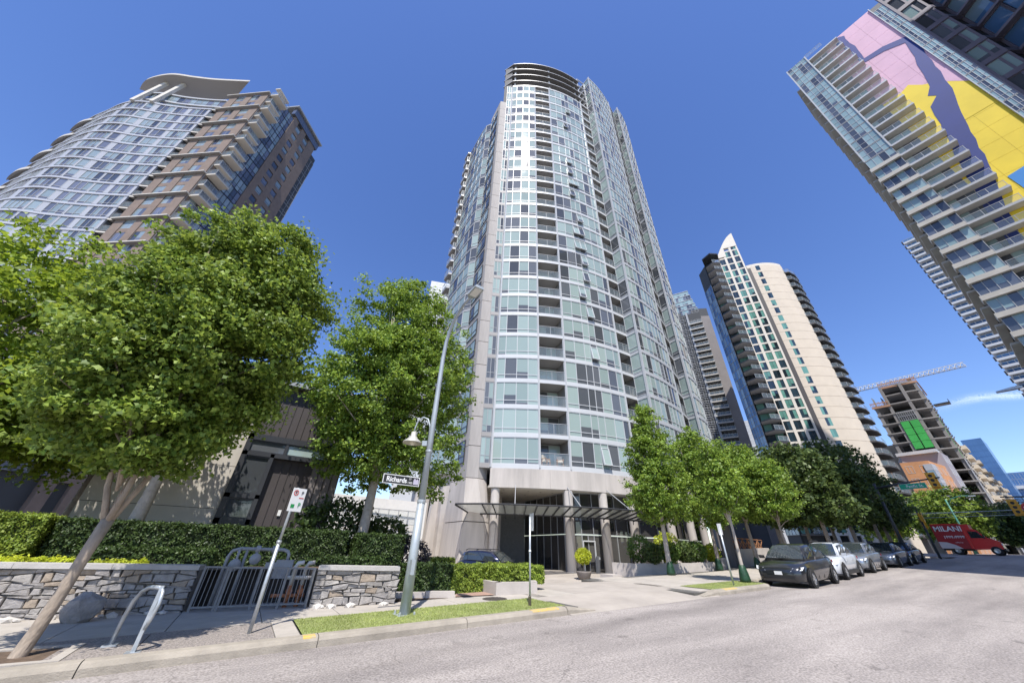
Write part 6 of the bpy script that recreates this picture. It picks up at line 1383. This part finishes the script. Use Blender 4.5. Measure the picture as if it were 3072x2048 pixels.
    g.add([tp((p[0]+.03,p[1],p[2]+.035)) for p in A+Bm+Cc],[(0,1,4,3),(1,2,5,4),(3,4,7,6),(4,5,8,7)]); g.build('windscreen',root,True)
    pane('rear_window',[(xb1-.01,-wb*.72,zb+.12),(xb1-.01,wb*.72,zb+.12),(xr1-.02,wt*.78,H-.15),(xr1-.02,-wt*.78,H-.15)],.05)
    g=MB(trim); g.add([tp(p) for p in ((hl+.012,-wm*.58,.37*k),(hl+.012,wm*.58,.37*k),(hl+.012,wm*.62,.47*k),(hl+.012,-wm*.62,.47*k))],[(0,1,2,3)]); g.build('lower_grille',root)
    g=MB(trim); g.loft([[tp((x,-wm*.80*f_,z_)),tp((x,wm*.80*f_,z_)),tp((x,wm*.80*f_,z_+.07)),tp((x,-wm*.80*f_,z_+.07))] for x,f_,z_ in ((hl-.05,.8,.25*k),(hl-.16,1.03,.21*k),(hl-.4,1.13,.19*k))][::-1]); g.build('bumper_lip',root)
    if plate: g=MB(cl); g.add([tp((hl+.018,y,z_)) for y,z_ in ((-.15,.49*k),(.15,.49*k),(.15,.62*k),(-.15,.62*k))],[(0,1,2,3)]); g.build('licence_plate',root)
    wr=.35 if not suv else .37; wbx=L*.305
    for x in (wbx+.03,-wbx):
        for s in (-1,1):
            g=MB(trim); n=16; g.lathe([(0,0),(wr*1.14,0)],(0,0,0),20,axis='Y'); q=g.build('wheel_arch',root,off=(0,0,0)); q.matrix_local=Matrix.Translation(Vector(tp((x,s*(wm*.985+.02),wr+.03)))-Vector(WL[root.name]))@T.to_3x3().to_4x4()
            wheel(root,x,s*(wm*.985-.07),wr,wr,.24,T,s)
    return root
pgrey=carpaint('graphite',(.035,.037,.042),.5); pwhite=carpaint('pearl',(.62,.65,.68),.1); psilver=carpaint('silver',(.30,.33,.37),.6); pblue=carpaint('slate',(.10,.12,.16),.6); pnavy=carpaint('navy',(.025,.03,.05),.5); pdb=carpaint('deep_blue',(.012,.016,.05),.4); pblk=carpaint('black',(.012,.012,.014),.4)
car('parked_car','dark grey electric crossover parked first in the kerb row',22.1,8.52,183.,pgrey,4.75,1.92,1.62,roof0=1.95,roof1=1.15)
car('parked_car','white crossover with black roof rails and wheel cladding',27.3,8.85,183.,pwhite,4.45,1.82,1.62,clad=True,rails=True,roof0=1.95,roof1=.75,plate=False)
car('parked_car','silver hatchback parked third behind the white crossover',33.1,9.15,182.,psilver,4.3,1.78,1.56,roof0=1.9,roof1=.7,plate=False)
car('parked_car','slate blue sedan parked fourth under the dark trees',39.5,9.2,181.,pblue,4.6,1.8,1.46,roof0=2.0,roof1=1.4)
car('parked_car','navy sedan last in the kerb row before the crossing',44.6,9.35,181.,pnavy,4.6,1.8,1.45,roof0=2.0,roof1=1.4,plate=False)
car('suv','dark blue estate car standing in the lobby driveway behind the hedge',13.7,22.6,-68.,pdb,4.75,1.88,1.74,rails=True,hoodz=1.0,roof0=2.0,roof1=.45,group='cars in the driveway',suv=True,plate=False)
car('ramp_car','dark car on the parkade ramp behind the first parked car',33.5,16.4,178.,pblk,4.5,1.8,1.5,group='cars in the driveway',plate=False)
# red van
vn=thing('box_van','red box van with white lettering crossing the intersection','van',(65.4,8.0,rd(65.4))); vz=rd(65.4); vred=mat('van_red',(.72,.018,.02),.35,coat=.6); vdark=mat('van_maroon',(.34,.015,.022),.4,var=.05); vwh=mat('van_white',(.62,.55,.54),.5)
m=MB(vdark,vred); m.box(64.4,66.4,7.86,10.1,vz+.55,vz+2.85,0); m.box(64.38,66.42,7.72,7.86,vz+.55,vz+2.85,1); m.box(64.38,66.42,7.86,10.107,vz+2.85,vz+2.93,1); m.build('cargo_box',vn)
m=MB(vwh); m.add([(64.385, 10.065, vz+.56), (64.385, 8.455, vz+.56), (64.385, 8.875, vz+.9), (64.385, 9.435, vz+1.15), (64.385, 10.065, vz+1.2)],[(0,1,2,3,4)]); m.build('swoosh_decal',vn)
m=MB(vred); prof=[(7.72, 0.5), (7.72, 2.35), (7.195, 2.4), (6.88, 2.3), (6.425, 1.55), (5.9, 1.35), (5.725, 1.1), (5.69, 0.55)]
m.loft([[(x,y,vz+z) for y,z in prof] for x in (64.5,66.3)]); m.build('cab',vn)
m=MB(vred); m.box(64.42,66.38,7.265,7.755,vz+2.3,vz+2.85); m.build('roof_fairing',vn)
m=MB(cglass); m.add([(64.49,y,vz+z) for y,z in [(7.545, 1.55), (6.6, 1.55), (6.915, 2.15), (7.545, 2.2)]],[(0,1,2,3)]); m.build('side_window',vn)
m=MB(cglass); m.add([(x,y,vz+z) for x,y,z in ((64.6,6.439,1.6),(66.2,6.439,1.6),(66.15,6.859,2.28),(64.65,6.859,2.28))],[(3,2,1,0)]); m.build('windscreen',vn)
for y in (6.25,8.945):
    for x,s in ((64.55,-1),(66.25,1)):
        m=MB(tyre); m.lathe([(.22,-.12),(.36,-.12),(.4,-.08),(.4,.08),(.36,.12),(.22,.12)],(x,y,vz+.4),18,axis='X'); wv=m.build('wheel',vn,True); m=MB(rimm); m.lathe([(0,s*.08),(.2,s*.1),(.25,s*.09)],(x,y,vz+.4),16,axis='X'); m.build('rim',wv)
m=MB(trim); m.box(64.5,66.3,5.62,5.76,vz+.42,vz+.62); m.build('bumper',vn); m=MB(trim); m.box(64.7,66.1,7.755,9.995,vz+.4,vz+.55); m.build('chassis',vn); m=MB(trim); m.box(64.25,64.42,6.53,6.635,vz+1.5,vz+1.85); m.build('mirror',vn)
m=MB(lampm); m.box(64.55,64.8,5.641,5.725,vz+.85,vz+1.05); m.build('headlight',vn)
vtx=mat('van_letter',(.78,.76,.76),.5)
lettering('MILANI',vn,(64.37,8.889,vz+2.42),(.70),vtx,(0,-1,0),bold=.014,sx=.95); lettering('1888-8888',vn,(64.37,8.7,vz+1.62),.38,vtx,(0,-1,0),bold=.009,name='phone_number',sx=.95); lettering('milani.ca',vn,(64.37,8.525,vz+1.14),.16,vtx,(0,-1,0),name='web_address')
# pedestrian right of the van
def person(label,base,top_c,leg_c,yaw):
    t=thing('person',label,'person',base); me=bpy.data.meshes.new('body'); s=1.0
    J={'pel':(0,0,.95),'ch':(.02,0,1.25),'nk':(.04,0,1.47),'hd':(.06,0,1.60),'ht':(.06,0,1.70),'hl':(0,.09,.90),'kl':(.12,.1,.5),'al':(.02,.1,.08),'tl':(.14,.1,.03),'hr':(0,-.09,.90),'kr':(-.02,-.1,.5),'ar':(-.28,-.1,.12),'tr':(-.18,-.1,.03),'sl':(.03,.18,1.4),'el':(-.08,.24,1.12),'wl':(.06,.25,.9),'fl':(.1,.25,.82),'sr':(.03,-.18,1.4),'er':(.1,-.24,1.12),'wr':(.26,-.22,.98),'fr':(.32,-.22,.93)}
    Rr={'pel':.15,'ch':.16,'nk':.055,'hd':.095,'ht':.07,'hl':.1,'kl':.065,'al':.045,'tl':.04,'hr':.1,'kr':.065,'ar':.045,'tr':.04,'sl':.07,'el':.045,'wl':.032,'fl':.03,'sr':.07,'er':.045,'wr':.032,'fr':.03}
    K_=list(J); E_=[('pel','ch'),('ch','nk'),('nk','hd'),('hd','ht'),('pel','hl'),('hl','kl'),('kl','al'),('al','tl'),('pel','hr'),('hr','kr'),('kr','ar'),('ar','tr'),('ch','sl'),('sl','el'),('el','wl'),('wl','fl'),('ch','sr'),('sr','er'),('er','wr'),('wr','fr')]
    me.from_pydata([J[k] for k in K_],[(K_.index(a),K_.index(b)) for a,b in E_],[]); o=bpy.data.objects.new('body',me); col.objects.link(o)
    md=o.modifiers.new('skin','SKIN'); 
    for i,k in enumerate(K_): d=me.skin_vertices[0].data[i]; d.radius=(Rr[k],Rr[k]); d.use_root=(k=='pel')
    o.modifiers.new('sub','SUBSURF').levels=1; dg=bpy.context.evaluated_depsgraph_get(); me2=bpy.data.meshes.new_from_object(o.evaluated_get(dg)); bpy.data.objects.remove(o)
    for mm in (top_c,leg_c,mat('skin',(.45,.28,.2),.6),mat('hair',(.03,.02,.015),.7)): me2.materials.append(mm)
    for p in me2.polygons:
        z=p.center.z; p.material_index=3 if z>1.66 else 2 if z>1.47 else 0 if z>.93 else 1; p.use_smooth=True
        if abs(p.center.y)>.2 and z<.95: p.material_index=2
    inst('body',me2,t,rotz=R_(yaw)); return t
person('person in dark blue walking just right of the red van',(66.2,3.3,rd(66.2)),mat('blue_coat',(.03,.05,.13),.8),mat('jeans',(.04,.05,.08),.8),-100)
# balcony furniture on the lowest balcony
for i,(u,v,yw,lb) in enumerate(((20.0,24.6,20,'cushioned wooden chair on the left of the lowest balcony'),(21.2,24.1,-30,'wooden chair on the right of the lowest balcony'))):
    z=Z0+.36; t=thing('balcony_chair',lb,'chair',(u,v,z),'balcony chairs'); wdm=mat('chair_wood',(.36,.18,.08),.6); cu=mat('chair_cushion',(.62,.55,.45),.8)
    def ro(x,y): a=R_(yw); return (u+x*math.cos(a)-y*math.sin(a),v+x*math.sin(a)+y*math.cos(a))
    for x in (-.26,.26):
        for y in (-.26,.26): m=MB(wdm); m.bar((*ro(x,y),z),(*ro(x,y),z+.58),.05); m.build('leg',t)
    m=MB(cu); q_=[ro(x,y) for x,y in ((-.25,-.25),(.25,-.25),(.25,.25),(-.25,.25))]; m.prism(q_,z+.36,z+.46); m.build('seat',t)
    m=MB(cu); q_=[ro(x,y) for x,y in ((-.25,.2),(.25,.2),(.25,.3),(-.25,.3))]; m.prism(q_,z+.44,z+.95); m.build('backrest',t)
    for x in (-.27,.27): m=MB(wdm); m.bar((*ro(x,-.28),z+.6),(*ro(x,.28),z+.6),.06); m.build('armrest',t)

# ================================================================ thin cloud low over the end of the street
cm=bpy.data.materials.new('cirrus'); cm.use_nodes=True; t=cm.node_tree; b=t.nodes['Principled BSDF']; b.inputs['Base Color'].default_value=(.9,.9,.9,1); b.inputs['Roughness'].default_value=1; b.inputs['Specular IOR Level'].default_value=0
tc=N(t,'TexCoord'); mp=N(t,'Mapping'); mp.inputs['Scale'].default_value=(.0028,.0012,1); t.links.new(tc.outputs['Object'],mp.inputs[0]); n=N(t,'TexNoise'); n.inputs['Scale'].default_value=1; n.inputs['Detail'].default_value=7; n.inputs['Roughness'].default_value=.6; t.links.new(mp.outputs[0],n.inputs[0])
sx=N(t,'SeparateXYZ'); t.links.new(tc.outputs['Object'],sx.inputs[0])
def fall(o,w_): 
    k=N(t,'MapRange'); t.links.new(math_(t,'ABSOLUTE',o),k.inputs[0]); k.inputs[1].default_value=w_*.25; k.inputs[2].default_value=w_; k.inputs[3].default_value=1; k.inputs[4].default_value=0; k.interpolation_type='SMOOTHSTEP'; return k.outputs[0]
dens=N(t,'MapRange'); t.links.new(n.outputs[0],dens.inputs[0]); dens.inputs[1].default_value=.36; dens.inputs[2].default_value=.75; dens.inputs[3].default_value=0; dens.inputs[4].default_value=.55
al=math_(t,'MULTIPLY',math_(t,'MULTIPLY',dens.outputs[0],fall(sx.outputs[0],420)),fall(sx.outputs[1],560)); t.links.new(al,b.inputs['Alpha'])
tr=N(t,'BsdfTranslucent'); tr.inputs[0].default_value=(.95,.95,.95,1); tp_=N(t,'BsdfTransparent'); ms=N(t,'MixShader'); t.links.new(al,ms.inputs[0]); t.links.new(tp_.outputs[0],ms.inputs[1]); t.links.new(tr.outputs[0],ms.inputs[2]); t.links.new(ms.outputs[0],t.nodes['Material Output'].inputs[0])
m=MB(cm); k=12
for i in range(k):
    for j in range(k):
        x0,x1=-450+900*i/k,-450+900*(i+1)/k; y0,y1=-600+1200*j/k,-600+1200*(j+1)/k
        zz_=lambda x,y: 40*math.sin(x*.006)+30*math.sin(y*.008)
        m.add([(x0,y0,zz_(x0,y0)),(x1,y0,zz_(x1,y0)),(x1,y1,zz_(x1,y1)),(x0,y1,zz_(x0,y1))],[(0,1,2,3)])
o=m.build('cloud',smooth=True); o.location=(6100,-60,1510); tag(o,'thin white wisp of cloud low in the sky at right','cloud',kind='stuff')
